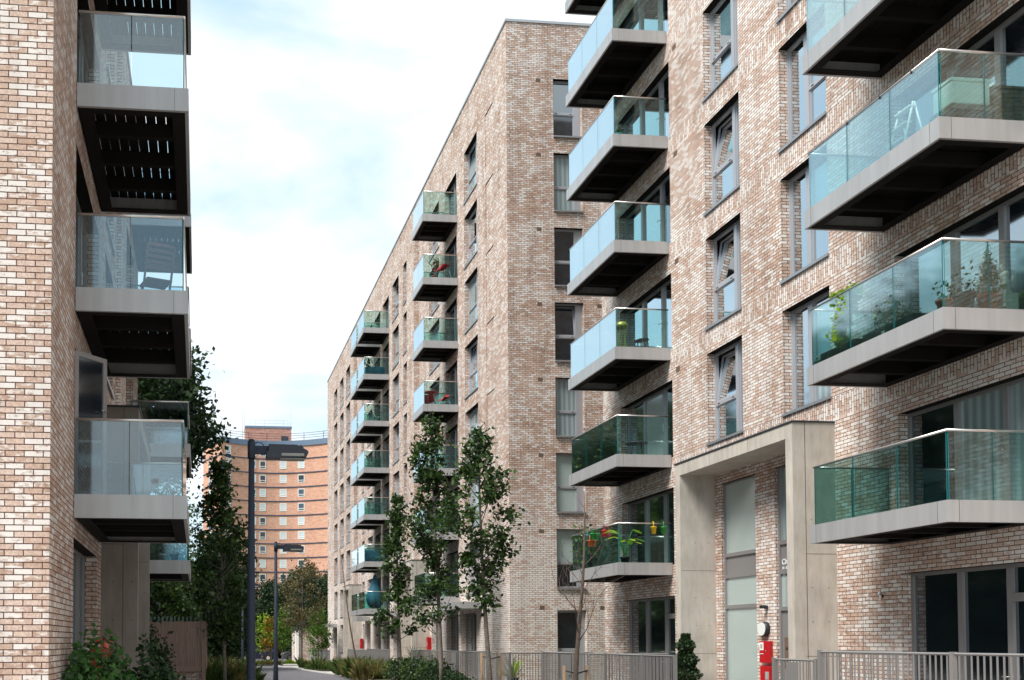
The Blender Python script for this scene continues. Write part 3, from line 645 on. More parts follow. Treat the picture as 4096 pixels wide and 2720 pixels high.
# ================================================================== MIDDLE BLOCK
XM, YM = 12.06, 37.5
C = empty('apartment_block', (XM, 60.0, 0), 'tall brick apartment block standing beyond the near right one, with small glass balconies', 'building')
mb = MB(); RZ = 26.85
def PMx(a, z, d): return (XM + d, a, z)
def PMy(a, z, d): return (a, YM + d, z)
hy = []; hx = []
for j in range(8):
    z0 = (0.7 if j == 0 else SB + 3 * j)
    hy += [(13.96, 15.14, z0, HB + 3 * j - (0.2 if j == 0 else 0))]
    zs = SB + 3 * j; zh = HB + 3 * j
    if j: hx += [(41.72, 43.83, zs, zh), (39.35, 40.45, zs, zh, 0.03, 1), (48.6, 50.8, zs, zh)]
    hx += [(56.46, 57.46, zs, zh), (58.78, 60.75, zs if j else 0.7, zh)]
    if j: hx += [(68.0, 70.15, zs, zh), (71.5, 72.6, zs, zh)]
    else: hx += [(69.0, 70.4, 0.7, 3.5), (71.6, 72.4, 0.7, 3.5)]
    hx += [(78.3, 80.45, zs, zh), (81.95, 84.1, zs, zh)]
    if j: hx += [(85.7, 87.8, zs, zh)]
    zd = 0.6 if j == 0 else 1.34 + 3 * j; zdh = 3.48 + 3 * j
    hx += [(45.18, 47.4, zd, zdh), (61.9, 64.05, zd, zdh), (64.9, 67.1, zd, zdh)]
    if j == 0: hx += [(42.2, 44.7, 0.6, 3.48), (48.6, 50.5, 0.6, 3.4), (86.0, 88.0, 0.3, 3.4)]
hx += [(52.75, 54.55, 6.55, 26.0, 0.32, 1), (74.6, 76.4, 6.5, 26.0, 0.32, 1)]
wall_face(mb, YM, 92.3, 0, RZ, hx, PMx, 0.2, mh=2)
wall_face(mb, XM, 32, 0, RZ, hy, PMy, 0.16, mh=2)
mb.quad([(XM, 92.3, 0), (32, 92.3, 0), (32, 92.3, RZ), (XM, 92.3, RZ)]); mb.quad([(32, YM, 0), (32, 92.3, 0), (32, 92.3, RZ), (32, YM, RZ)]); mb.quad([(XM, YM, RZ), (32, YM, RZ), (32, 92.3, RZ), (XM, 92.3, RZ)], 1)
mb.build('wall', ['brick_mid', 'coping', 'underside'], C, sub(C, (0, 0, 0)))
mb = MB(); mb.box(XM - 0.04, XM + 0.4, YM + 0.4, 92.35, RZ, RZ + 0.10); mb.box(XM - 0.04, 32, YM - 0.04, YM + 0.4, RZ, RZ + 0.10); mb.build('coping', 'coping', C, sub(C, (0, 0, 0)))
fp = {7: {'lo': 'pane_dark', 'hi': 'pane'}, 6: 'pane_curtain', 5: 'pane_dark', 4: 'pane_dark', 3: 'pane_curtain', 2: 'pane_blind', 1: {'lo': 'pane_dark', 'hi': 'pane_blind'}, 0: 'pane_dark'}
for j in range(8):
    z0 = (0.7 if j == 0 else SB + 3 * j); hh = HB + 3 * j - (0.2 if j == 0 else 0) - z0
    window(C, (13.96, YM + 0.16, z0), 0, 1.18, hh, 'C', fp[j], tilt=(j == 4), sill=j > 0)
    for (y1, wdt, kd) in ((43.83, 2.11, 'A'), (50.8, 2.2, 'A'), (57.46, 1.0, 'P'), (60.75, 1.97, 'A'), (70.15, 2.15, 'A'), (72.6, 1.1, 'P'), (80.45, 2.15, 'A'), (84.1, 2.15, 'A'), (87.8, 2.1, 'A')):
        if j == 0 and y1 in (43.83, 50.8, 60.75, 70.15, 72.6, 87.8): continue
        window(C, (XM + 0.2, y1, SB + 3 * j), PB, wdt, 2.33, kd, random.choice(['pane', 'pane', 'pane', 'pane_curtain']), tilt=(kd == 'A' and j % 3 == 1))
    zd = 0.6 if j == 0 else 1.34 + 3 * j; zh = 3.48 + 3 * j
    for y1, wd in ((47.4, 2.22), (64.05, 2.15), (67.1, 2.2)):
        patio(C, (XM + 0.2, y1, zd), PB, wd, zh - zd, fr=(0.5,), panes=('pane_dark', 'pane') if j else ('pane_dark', 'pane_dark'))
for (y1, wd, z0, zh) in ((44.7, 2.5, 0.6, 3.48), (50.5, 1.9, 0.6, 3.4), (60.75, 1.97, 0.7, 3.64), (70.4, 1.4, 0.7, 3.5), (72.4, 0.8, 0.7, 3.5), (88.0, 2.0, 0.3, 3.4)):
    patio(C, (XM + 0.2, y1, z0), PB, wd, zh - z0, fr=(0.5,), panes=('pane_dark', 'pane_dark'))
for k in range(7):
    balcony(C, (XM, 47.32, 3.97 + 3 * k), PB, 2.35, 1.69, npan=2)
    balcony(C, (XM, 64.25, 3.97 + 3 * k), PB, 2.45, 1.69, npan=2)
    balcony(C, (XM, 67.3, 3.97 + 3 * k), PB, 2.55, 1.69, npan=2)
porch(C, XM, 11.1, 51.0, 54.3, 6.5); porch(C, XM, 11.1, 72.75, 75.8, 6.45)
for (y0, y1, xo, z) in ((41.3, 44.9, 11.1, 3.64), (59.0, 61.3, 11.1, 3.75), (69.0, 71.2, 11.1, 3.7), (86.0, 88.8, 11.1, 3.5)):
    mb = MB(); mb.box(xo, XM, y0, y1, z, z + 0.29); mb.build('door_canopy', 'fascia', C, sub(C, (0, 0, 0)))
for j in range(8):
    for x in (13.25, 15.7): mb = MB(); mb.box(x, x + 0.2, YM - 0.003, YM + 0.01, 3.62 + 3 * j - 0.15, 3.62 + 3 * j); mb.build('air_brick', 'vent_brick', C, sub(C, (0, 0, 0)))
mb = MB()
for x in (12.9, 14.5): mb.box(x, x + 0.015, YM - 0.003, YM + 0.01, 26.0, 26.75)
for y in (46, 50, 54, 58, 62, 66, 70, 74, 78, 82, 86): mb.box(XM - 0.003, XM + 0.01, y, y + 0.03, 25.6, 26.6)
mb.build('movement_joint', 'vent_brick', C, sub(C, (0, 0, 0)))

# ================================================================== TOWER
TW = empty('tower_block', (14, 190, 0), 'orange brick tower block with blue floor bands far down the street', 'building')
base = [(0.7, 191.0), (4.0, 183.0)]
arc = []
for i in range(13):
    t = i / 12; x = 4.0 + (25.0 - 4.0) * t
    y = 183.0 + 4.0 * (1 - (2 * (t - 0.47)) ** 2) - 0.6 * t + 0.33; arc.append((x, y))
arc[0] = (4.0, 183.0)
front = [(0.7, 191.0)] + arc + [(26.2, 186.4), (27.5, 200)]
RT = 40.2
mb = MB()
for i in range(len(front) - 1):
    a, b = front[i], front[i + 1]; mb.quad([(*a, 0), (*b, 0), (*b, RT), (*a, RT)], 0)
mb.quad([(x, y, RT) for x, y in front] + [(2, 205, RT)], 1); mb.quad([(0.7, 191, 0), (2, 205, 0), (2, 205, RT), (0.7, 191, RT)], 0)
mb.build('wall', ['brick_tower', 'coping'], TW, sub(TW, (0, 0, 0)))
def off(p, q, d):
    dx, dy = q[0] - p[0], q[1] - p[1]; l = math.hypot(dx, dy); return (dy / l * d, -dx / l * d)
def ring(mb, z0, z1, d, m=0):
    for i in range(len(front) - 1):
        a, b = front[i], front[i + 1]; o = off(a, b, d)
        A, B = (a[0] + o[0], a[1] + o[1]), (b[0] + o[0], b[1] + o[1])
        mb.quad([(*A, z0), (*B, z0), (*B, z1), (*A, z1)], m); mb.quad([(*a, z1), (*b, z1), (*B, z1), (*A, z1)], m); mb.quad([(*a, z0), (*b, z0), (*B, z0), (*A, z0)], m)
FH = 2.70; z = 37.0; nb = 0; bands = []
while z > 3: bands.append(z); z -= FH
for z in bands:
    mb = MB(); ring(mb, z, z + 0.16, 0.12); mb.build('floor_band', 'navy', TW, sub(TW, (0, 0, 0)))
mb = MB(); ring(mb, RT - 0.7, RT + 0.35, 0.2); mb.build('parapet', 'navy_band', TW, sub(TW, (0, 0, 0)))
mb = MB()
for zz in (0.55, 1.0, 1.45):
    mb.tube([(x, y + 0.3, RT + 0.35 + zz) for x, y in front[:-1]], 0.04, 5)
for i, (x, y) in enumerate(front[:-1]):
    if i % 2 == 0 or i > 12: mb.tube([(x, y + 0.3, RT + 0.3), (x, y + 0.3, RT + 1.8)], 0.05, 5)
mb.build('roof_railing', 'dark_steel', TW, sub(TW, (0, 0, 0)))
def arc_pt(px):     # point of the curved front whose image column is px
    best = None
    for i in range(len(arc) - 1):
        for s in range(20):
            t = s / 20; x = arc[i][0] * (1 - t) + arc[i + 1][0] * t; y = arc[i][1] * (1 - t) + arc[i + 1][1] * t
            c = 797 + 3950 * x / y * 1.0
            if best is None or abs(c - px) < best[0]: best = (abs(c - px), x, y, math.atan2(arc[i + 1][1] - arc[i][1], arc[i + 1][0] - arc[i][0]))
    return best[1:]
tw_cache = {}
for px, wd in ((902, 2.45), (998, 1.2), (1036, 1.2), (1119, 1.3), (1192, 1.3)):
    x, y, an = arc_pt(px)
    for i, z in enumerate(bands[:13]):
        zt = z + FH - 0.30 - (0.35 if i == 0 else 0) + 0.0; hh = 1.5 if wd < 2 else 1.6
        if (wd, 0) not in tw_cache:
            f = MB(); t = 0.12; f.box(0, wd, -0.06, 0.05, 0, t); f.box(0, wd, -0.06, 0.05, hh - t, hh); f.box(0, t, -0.06, 0.05, t, hh - t); f.box(wd - t, wd, -0.06, 0.05, t, hh - t); f.box(t, wd - t, -0.055, 0.05, 0.38, 0.48)
            if wd > 2: f.box(wd / 2 - 0.12, wd / 2 + 0.12, -0.058, 0.05, t, hh - t)
            p = MB(); p.box(t, wd - t, -0.03, -0.01, t, hh - t)
            s_ = MB(); s_.box(0, wd, -0.05, 0.05, -0.85, -0.003)
            tw_cache[(wd, 0)] = (f.mesh('window', ['white_paint']), {k: p.mesh('pane', [k]) for k in ('pane_white', 'pane', 'pane_dark')}, s_.mesh('spandrel', ['navy']))
        f, pp, sp_ = tw_cache[(wd, 0)]
        o = put('window', f, TW, sub(TW, (x, y, zt - hh)), an); put('pane', pp[random.choice(['pane_white', 'pane_white', 'pane', 'pane_dark'])], o)
        if wd > 2: put('spandrel', sp_, o)
# narrow side window strip
mb = MB()
for i, z in enumerate(bands[1:12]): 
    mb.quad([(1.75, 188.38, z + 1.0), (2.3, 187.05, z + 1.0), (2.3, 187.05, z + 2.3), (1.75, 188.38, z + 2.3)], 0); mb.quad([(1.75, 188.37, z + 0.2), (2.3, 187.04, z + 0.2), (2.3, 187.04, z + 1.0), (1.75, 188.37, z + 1.0)], 1)
mb.build('side_window', ['pane_white', 'navy'], TW, sub(TW, (0, 0, 0)))
mb = MB(); mb.box(8.9, 17.9, 192, 197, RT, RT + 3.9); ph = mb.build('penthouse', 'brick_tower_dark', TW, sub(TW, (0, 0, 0)))
mb = MB(); mb.box(8.8, 18.0, 191.9, 197.1, RT + 3.9, RT + 4.3); mb.build('roof_edge', 'navy_band', ph)
mb = MB(); mb.box(15.9, 17.3, 191.93, 191.99, RT + 0.3, RT + 2.3); mb.build('door', 'dark_steel', ph)
mb = MB()
for x in (9.6, 10.9, 12.6, 14.7, 16.4, 17.3): mb.tube([(x, 192.3, RT + 4.3), (x, 192.3, RT + 5.5)], 0.035, 5)
for zz in (4.9, 5.5): mb.tube([(9.6, 192.3, RT + zz), (17.3, 192.3, RT + zz)], 0.03, 5)
mb.build('railing', 'rail_metal', ph)
mb = MB()
for x, y, h in ((8.2, 190.5, 8.2), (8.65, 190.5, 7.8), (17.9, 193, 8.5), (25.2, 187, 2.4)): mb.tube([(x, y, RT), (x, y, RT + h)], [0.07, 0.03], 5); mb.tube([(x - 0.3, y, RT + h * 0.6), (x + 0.3, y, RT + h * 0.6)], 0.02, 4)
mb.build('antenna', 'rail_metal', TW, sub(TW, (0, 0, 0)))

# ================================================================== low brick building, bin store wall
lb = empty('low_building', (11, 100, 0), 'single storey pale brick building with a flat dark roof at the street end', 'building')
mb = MB(); mb.box(9.75, 22, 97, 104, 0, 3.35); mb.build('wall', 'brick_left', lb, sub(lb, (0, 0, 0)))
mb = MB(); mb.box(9.6, 22.2, 96.8, 104.2, 3.35, 3.55); mb.build('roof', 'dark_steel', lb, sub(lb, (0, 0, 0)))
mb = MB(); mb.box(9.45, 9.75, 96.7, 97.3, 0, 3.35); mb.build('pier', 'white_paint', lb, sub(lb, (0, 0, 0)))
bs = empty('bin_screen', (10.5, 85, 0), 'solid grey metal screen wall at the far end of the apartment block', 'screen')
mb = MB(); mb.box(10.45, 10.5, 79, 94, 0.1, 1.5); mb.build('panel', 'railing', bs, sub(bs, (0, 0, 0)))
mb = MB(); mb.box(10.42, 10.53, 78.9, 94.1, 1.5, 1.54); mb.build('top_rail', 'railing', bs, sub(bs, (0, 0, 0)))
# ================================================================== street furniture
def lamp(x, y, label, H=5.5, s=1.0):
    o = empty('street_lamp', (x, y, 0.1), label, 'street lamp', 'dark grey street lamps along the road')
    k = 'lamp'
    if k not in CACHE:
        p = MB(); p.tube([(0, 0, 0), (0, 0, 1.2), (0, 0, 1.25), (0, 0, H - 0.28)], [0.098, 0.085, 0.078, 0.048], 16)
        c = MB(); c.tube([(0, 0, H - 0.30), (0, 0, H - 0.01)], [0.066, 0.066], 12); c.tube([(0, 0, H - 0.01), (0, 0, H + 0.03)], [0.055, 0.04], 12)
        a = MB(); a.box(0.05, 0.32, -0.045, 0.045, H - 0.22, H - 0.09); a.tube([(0.1, -0.047, H - 0.13), (0.1, -0.06, H - 0.13)], 0.02, 8); a.tube([(0.06, 0, H - 0.05), (0.1, 0, H - 0.02), (0.17, 0, H - 0.03), (0.22, 0, H - 0.09)], 0.008, 6)
        h = MB(); pr = [(0.25, H - 0.30), (0.25, H - 0.20), (0.285, H - 0.19), (0.285, H - 0.075), (0.76, H - 0.08), (0.93, H - 0.165), (0.96, H - 0.20), (0.92, H - 0.29)]
        h.extrude(pr, 'y', -0.15, 0.15); h.extrude([(0.80, H - 0.16), (0.80, H - 0.09), (0.83, H - 0.085), (0.87, H - 0.12), (0.87, H - 0.16)], 'y', -0.153, -0.151)
        l = MB(); l.box(0.48, 0.90, -0.11, 0.11, H - 0.315, H - 0.299); l.box(0.50, 0.88, -0.1525, -0.151, H - 0.27, H - 0.225)
        CACHE[k] = [(n, m.mesh(n, mt)) for n, m, mt in (('pole', p, ['lamp_grey']), ('cap', c, ['lamp_grey']), ('arm', a, ['lamp_grey', 'rail_metal']), ('lamp_head', h, ['dark_steel']), ('lens', l, ['stone_grey']))]
    for n, me in CACHE[k]: put(n, me, o)
    return o
lamp(0.87, 16.6, 'nearest and tallest looking dark grey street lamp, head at the height of the tower windows')
lamp(2.6, 33.6, 'second dark grey street lamp, standing in the middle distance beside the road')
lamp(2.45, 56, 'furthest dark street lamp, mostly hidden behind the nearest lamp and low planting')

def railing(X, y0, y1, zb, zt, label, ret=(), posts=(), gate=None, step=0.11):
    o = empty('metal_railing', (X, (y0 + y1) / 2, zb), label, 'railing', 'grey metal bar railings round the private terraces')
    mb = MB()
    def run(xa, ya, xb, yb):
        l = math.hypot(xb - xa, yb - ya); n = max(2, int(l / step)); dx, dy = (xb - xa) / l, (yb - ya) / l
        px, py = -dy * 0.02, dx * 0.02
        for zz in (zt - 0.02, zb + 0.08):
            mb.tube([(xa, ya, zz), (xb, yb, zz)], 0.02, 4)
        for i in range(1, n):
            t = i / n; x, y = xa + (xb - xa) * t, ya + (yb - ya) * t
            mb.box(x - 0.006 - abs(px) * 0.0, x + 0.006, y - 0.012, y + 0.012, zb + 0.08, zt - 0.02) if abs(dx) < .5 else mb.box(x - 0.012, x + 0.012, y - 0.006, y + 0.006, zb + 0.08, zt - 0.02)
    run(X, y0, X, y1)
    for (ry, rx) in ret: run(X, ry, rx, ry)
    mb.build('rail_panel', 'railing', o, sub(o, (0, 0, 0)))
    for y in (y0, y1, *posts):
        p = MB(); p.box(X - 0.035, X + 0.035, y - 0.035, y + 0.035, zb - 0.1, zt + 0.01); p.build('post', 'railing', o, sub(o, (0, 0, 0)))
    if gate:
        g = MB(); a, b = gate
        g.box(X - 0.03, X - 0.02, a, b, zb + 0.1, zt - 0.06); 
        g.box(X - 0.07, X - 0.03, a + 0.04, a + 0.14, (zb + zt) / 2, (zb + zt) / 2 + 0.03)
        g.build('gate', 'railing', o, sub(o, (0, 0, 0)))
railing(10.6, 6, 16.0, 0.6, 2.05, 'bar railing at the bottom right corner in front of the wide ground floor glazing', ret=((16.0, 12.1),), posts=(13.0, 10))
railing(10.6, 16.1, 17.35, 0.6, 1.90, 'short run of bar railing beside the concrete entrance porch and red boxes', gate=(16.6, 16.95), step=0.09)
railing(10.6, 21.2, 29.7, 0.6, 1.9, 'long bar railing under the planted middle balconies, left of the near concrete porch', ret=((29.7, 12.2), (25.0, 12.3)), posts=(27.2, 25.0, 22.8), gate=(27.35, 28.1), step=0.09)
railing(10.6, 33.0, 48.8, 0.6, 1.83, 'bar railing along the brick foot of the tall middle block behind the street trees', ret=((33.0, 12.0), (39.8, 12.0)), posts=(34.5, 37, 39.8, 42.5, 45), gate=(40.0, 40.8), step=0.1)
railing(10.6, 54.5, 61.8, 0.6, 1.78, 'bar railing between the two concrete porches of the middle block, nearer part', posts=(56.5,), step=0.08)
railing(10.6, 62.2, 70.0, 0.6, 1.7, 'bar railing between the two concrete porches of the middle block, farther part', posts=(64,), step=0.08)

# wooden fence on a low brick wall, metal pickets behind
wf = empty('wooden_fence', (-0.8, 40, 0), 'weathered vertical board fence on a low brick wall beside the concrete porch', 'fence')
mb = MB(); x = -4.0; 
while x < 0.26:
    wd = random.uniform(0.085, 0.10); dy = random.choice((0, 0.02)); mb.box(x, x + wd, 39.95 + dy, 39.98 + dy, 1.12, 3.02 + random.uniform(-0.012, 0.012)); x += wd + 0.006
mb.box(-4.0, 0.08, 39.90, 39.945, 1.02, 1.22); mb.box(0.10, 0.27, 39.88, 40.03, 0.1, 3.04)
mb.build('board_panel', 'wood_fence', wf, sub(wf, (0, 0, 0)))
mb = MB(); mb.box(-4.0, 0.20, 40.035, 40.25, 0.0, 1.0); mb.build('brick_base', 'brick_left', wf, sub(wf, (0, 0, 0)))
mf = empty('metal_fence', (-0.8, 41, 0), 'row of pale metal pickets sticking up behind the wooden board fence', 'fence')
mb = MB(); x = -4
while x < 0.2: mb.extrude([(x, 0), (x, 3.22), (x + 0.03, 3.27), (x + 0.06, 3.22), (x + 0.06, 0)], 'y', 41.0, 41.02); x += 0.165
mb.box(-4, 0.2, 41.02, 41.05, 2.7, 2.76); mb.box(-4, 0.2, 41.02, 41.05, 0.5, 0.56)
mb.build('picket_panel', 'picket', mf, sub(mf, (0, 0, 0)))

# wall fittings at the entrance
wl = empty('wall_light', (XR, 21.68, 2.5), 'round bulkhead wall light with a pale face and black rim on the brick pier', 'wall light')
def disc(name, r, x0, x1, mat, par, n=28):
    mb = MB(); mb.tube([(x0, 0, 0), (x1, 0, 0)], r, n); return mb.build(name, mat, par)
disc('rim', 0.17, 0.0, -0.11, 'black_plastic', wl); disc('diffuser', 0.155, -0.111, -0.125, 'opal', wl)
bx = empty('alarm_box', (XR, 21.62, 1.72), 'upper red premises box with a small pale notice, on the brick pier', 'box')
mb = MB(); mb.box(-0.09, 0.0, -0.20, 0.20, 0.0, 0.5); mb.build('case', 'red_paint', bx, bevel=0.008)
mb = MB(); mb.box(-0.094, -0.0905, 0.03, 0.19, 0.29, 0.47); mb.build('notice', 'white_cloth', bx); mb = MB(); mb.box(-0.097, -0.0945, 0.07, 0.15, 0.33, 0.43); mb.build('emblem', 'stone_grey', bx)
mb = MB(); mb.tube([(-0.09, -0.05, 0.26), (-0.10, -0.05, 0.26)], 0.015, 10); mb.build('lock', 'chrome', bx)
mb = MB(); mb.box(-0.094, -0.0905, 0.04, 0.18, 0.2, 0.215); mb.build('text_strip', 'white_cloth', bx)
b2 = empty('dry_riser_box', (XR, 21.58, 0.72), 'lower red metal cabinet with a small window below the other red box', 'box')
mb = MB(); mb.box(-0.13, 0.0, -0.22, 0.16, 0.0, 0.93); mb.build('case', 'red_paint', b2, bevel=0.008)
mb = MB(); mb.box(-0.134, -0.1305, -0.19, -0.05, 0.62, 0.80); mb.build('window', 'pane_blind', b2); mb = MB(); mb.tube([(-0.13, 0.04, 0.45), (-0.145, 0.04, 0.45)], 0.018, 10); mb.build('lock', 'chrome', b2)
mb = MB()
for i in range(5): mb.box(-0.133, -0.1305, -0.19, -0.04, 0.33 + i * 0.05, 0.35 + i * 0.05)
mb.build('lettering', 'stone_grey', b2)
cm = empty('security_camera', (XR, 21.62, 3.0), 'small black security camera above the round wall light', 'camera')
mb = MB(); mb.box(-0.05, 0, -0.03, 0.03, -0.04, 0.04); mb.build('bracket', 'black_plastic', cm); mb = MB(); mb.box(-0.17, -0.052, -0.045, 0.045, -0.03, 0.05); mb.build('housing', 'black_plastic', cm, bevel=0.006)
ol = empty('wall_light', (XR, 17.75, 3.08), 'small metal up and down light on the brick between porch and glazing', 'wall light')
mb = MB(); mb.tube([(-0.06, 0, -0.08), (-0.06, 0, 0.08)], 0.035, 14); mb.build('body', 'rail_metal', ol); mb = MB(); mb.box(-0.03, 0, -0.02, 0.02, -0.03, 0.03); mb.build('bracket', 'black_plastic', ol)
for (y, lab) in ((50.72, 'red wall box beside the nearer concrete porch of the middle block'), (72.3, 'red wall box beside the farther concrete porch of the middle block')):
    rb = empty('dry_riser_box', (XM, y, 1.7), lab, 'box'); mb = MB(); mb.box(-0.22, 0, -0.14, 0.14, 0, 0.75); mb.build('case', 'red_paint', rb, bevel=0.01); mb = MB(); mb.box(-0.224, -0.2205, -0.1, 0.02, 0.3, 0.5); mb.build('window', 'pane_blind', rb)

# ================================================================== cars
def car(x, y, rz, body, label, suv=False):
    o = empty('parked_car', (x, y, 0.108), label, 'car', rz=rz)
    Lc = 2.15; h = 1.45 if not suv else 1.68
    pr = [(-Lc, 0.35), (-Lc, 0.78), (-Lc + 0.12, 0.95), (-0.95, 1.02), (-0.35, h - 0.04), (0.2, h), (1.25 if not suv else 1.6, h - 0.05), (Lc - 0.25, 1.02), (Lc - 0.02, 0.92), (Lc, 0.35), (1.75, 0.22), (-1.75, 0.22)]
    mb = MB(); mb.extrude(pr, 'y', -0.86, 0.86)
    b = mb.build('body', body, o, bevel=0.06)
    gl = [(-0.86, 1.04), (-0.34, h - 0.12), (1.18 if not suv else 1.5, h - 0.13), (Lc - 0.42, 1.04)]
    mb = MB(); mb.extrude(gl, 'y', -0.875, 0.875); mb.build('side_window', 'car_glass', o)
    mb = MB(); mb.quad([(-0.93, -0.7, 1.05), (-0.93, 0.7, 1.05), (-0.37, 0.62, h - 0.08), (-0.37, -0.62, h - 0.08)]); mb.v = [(a - 0.02, b_, c + 0.02) for a, b_, c in mb.v]; mb.build('windscreen', 'car_glass', o)
    for sx in (-1.35, 1.35):
        for sy in (-1, 1):
            wmb = MB(); wmb.tube([(sx, sy * 0.68, 0.32), (sx, sy * 0.88, 0.32)], 0.33, 20); wo_ = wmb.build('wheel', 'tyre', o)
            r = MB(); r.tube([(sx, sy * 0.881, 0.32), (sx, sy * 0.895, 0.32)], 0.2, 14); r.build('rim', 'chrome', wo_)
    for sy in (-1, 1):
        mb = MB(); mb.box(-Lc - 0.01, -Lc + 0.15, sy * 0.55, sy * 0.85, 0.68, 0.84); mb.build('headlight', 'lamp_white', o)
        mb = MB(); mb.box(Lc - 0.12, Lc + 0.012, sy * 0.6, sy * 0.87, 0.82, 1.0); mb.build('tail_light', 'lamp_red', o)
    if suv:
        mb = MB()
        for sy in (-1, 1): mb.tube([(-0.2, sy * 0.7, h + 0.04), (1.4, sy * 0.7, h + 0.03)], 0.025, 6)
        mb.build('roof_rail', 'chrome', o)
    mb = MB(); mb.box(-Lc - 0.015, -Lc - 0.001, -0.26, 0.26, 0.45, 0.56); mb.build('number_plate', 'white_paint', o)
    return o
car(6.2, 110.0, radians(4), 'car_dark', 'dark navy hatchback seen beside and behind the nearest lamp post')
car(7.0, 115.5, 0, 'car_blue', 'blue saloon parked behind the bright green saplings')
car(11.5, 111.5, 0, 'car_grey', 'silver grey sport utility car with roof rails at the end of the road', suv=True)
# ================================================================== plants
def leaves_mesh(name, centers, sizes, mat, rng, up=0.35, aspect=0.62, hang=False):
    n = len(centers); C_ = np.asarray(centers); s = np.asarray(sizes).reshape(-1, 1)
    nrm = rng.normal(size=(n, 3)); nrm[:, 2] += up * 2; nrm /= np.linalg.norm(nrm, axis=1, keepdims=True)
    a = rng.normal(size=(n, 3)); 
    if hang: a[:, 2] -= 1.5
    a -= nrm * np.sum(a * nrm, axis=1, keepdims=True); a /= np.linalg.norm(a, axis=1, keepdims=True) + 1e-9
    b = np.cross(nrm, a)
    v = np.empty((n, 4, 3)); v[:, 0] = C_ - a * s; v[:, 1] = C_ + b * s * aspect - a * s * 0.1; v[:, 2] = C_ + a * s; v[:, 3] = C_ - b * s * aspect - a * s * 0.1
    me = bpy.data.meshes.new(name); me.vertices.add(n * 4); me.loops.add(n * 4); me.polygons.add(n)
    me.vertices.foreach_set('co', v.ravel()); me.loops.foreach_set('vertex_index', np.arange(n * 4)); me.polygons.foreach_set('loop_start', np.arange(n) * 4); me.polygons.foreach_set('loop_total', np.full(n, 4))
    me.materials.append(M[mat]); me.update(calc_edges=True); me.validate(); return me
def tree_meshes(seed, H, z0, prof, ncl, per, leaf, crad, trunk_r, mat, bark='bark', lean=(0, 0), bn=None, top_r=0.012, core=0.45, flat=0.8):
    """prof(t): crown radius at relative height t above z0"""
    rng = np.random.default_rng(seed); tr = MB()
    npt = 9; tp = []
    for i in range(npt):
        t = i / (npt - 1); tp.append(np.array([lean[0] * t + 0.05 * H / 8 * sin(3.1 * t + seed), lean[1] * t + 0.04 * H / 8 * sin(4.3 * t + seed * 2), H * 0.97 * t]))
    tr.tube(tp, [trunk_r * (1 - 0.9 * (i / (npt - 1)) ** 0.9) + top_r for i in range(npt)], 9)
    cen, siz = [], []
    for k in range(ncl):
        t = (k + rng.random()) / ncl; zc = z0 + (H - z0) * t; r = prof(t) * (core + (1 - core) * rng.random() ** 0.6); an = rng.random() * 2 * pi
        i = min(npt - 2, int(zc / (H * 0.97) * (npt - 1))); 
        cx, cy = tp[min(i, npt - 1)][0] + r * cos(an), tp[min(i, npt - 1)][1] + r * sin(an)
        c = np.array([cx, cy, zc + 0.15 * rng.normal()])
        za = max(z0 * 0.75, zc - r * (0.7 + 0.6 * rng.random())); j = za / (H * 0.97) * (npt - 1); j0 = min(npt - 2, int(j)); f = j - j0; a = tp[j0] * (1 - f) + tp[j0 + 1] * f
        mid = (a * 0.45 + c * 0.55) + np.array([0, 0, -0.08 * r])
        tr.tube([a, mid, c], [trunk_r * 0.22 * (1 - 0.6 * t) + 0.008, trunk_r * 0.12 + 0.005, 0.004], 5, cap=False)
        m = int(per * (0.55 + 0.9 * rng.random())); cr = crad * (0.65 + 0.7 * rng.random())
        d = rng.normal(size=(m, 3)) * cr * 0.5; d[:, 2] *= flat
        cen.append(c + d); siz.append(leaf * (0.6 + 0.7 * rng.random(m)))
    cen = np.vstack(cen); siz = np.concatenate(siz)
    return tr.mesh('trunk', [bark]), leaves_mesh('crown', cen, siz, mat, rng)
def tree(x, y, label, cat='tree', group=None, name='tree', z=0.1, rz=0.0, meshes=None, sc=1.0, **kw):
    o = empty(name, (x, y, z), label, cat, group, rz); t, c = meshes or tree_meshes(**kw)
    a = put('trunk', t, o); b = put('crown', c, o); 
    if sc != 1.0: a.scale = b.scale = (sc, sc, sc)
    return o
G1 = 'young street trees in the bed beside the middle block'
cone = lambda r, p=0.55: (lambda t: r * (min(1, (t + 0.12) / 0.25)) * (1 - t) ** p + 0.08)
# right row of young trees (nearest first)
tree(9.35, 31, 'nearest leafy young street tree, open ragged crown over the brick corner', group=G1, name='street_tree', seed=3, H=8.8, z0=3.4, prof=lambda t: (0.15 + 0.85 * min(1, t * 2.2)) * (1 if t < 0.6 else ((1 - t) / 0.4) ** 0.9) + 0.03, ncl=50, per=75, leaf=0.085, crad=0.36, trunk_r=0.085, mat='leaf_maple', lean=(-0.4, 0))
tree(9.4, 38, 'tallest leafy street tree in the row, dense dark crown covering the small balconies', group=G1, name='street_tree', seed=8, H=10.7, z0=3.0, prof=lambda t: (0.62 + 0.26 * sin(t * 15 + 1)) * (1 if t < 0.72 else ((1 - t) / 0.28) ** 0.9) + 0.03, ncl=66, per=85, leaf=0.09, crad=0.38, trunk_r=0.09, mat='leaf_maple', lean=(-0.25, 0))
tree(9.45, 46, 'third leafy street tree in the row, spreading low crown in front of the small balconies', group=G1, name='street_tree', seed=15, H=8.9, z0=2.6, prof=lambda t: (1.1 * (1 - t) ** 0.8 + 0.05) * (0.62 + 0.45 * sin(t * 14)), ncl=48, per=75, leaf=0.095, crad=0.38, trunk_r=0.08, mat='leaf_maple', lean=(-0.1, 0))
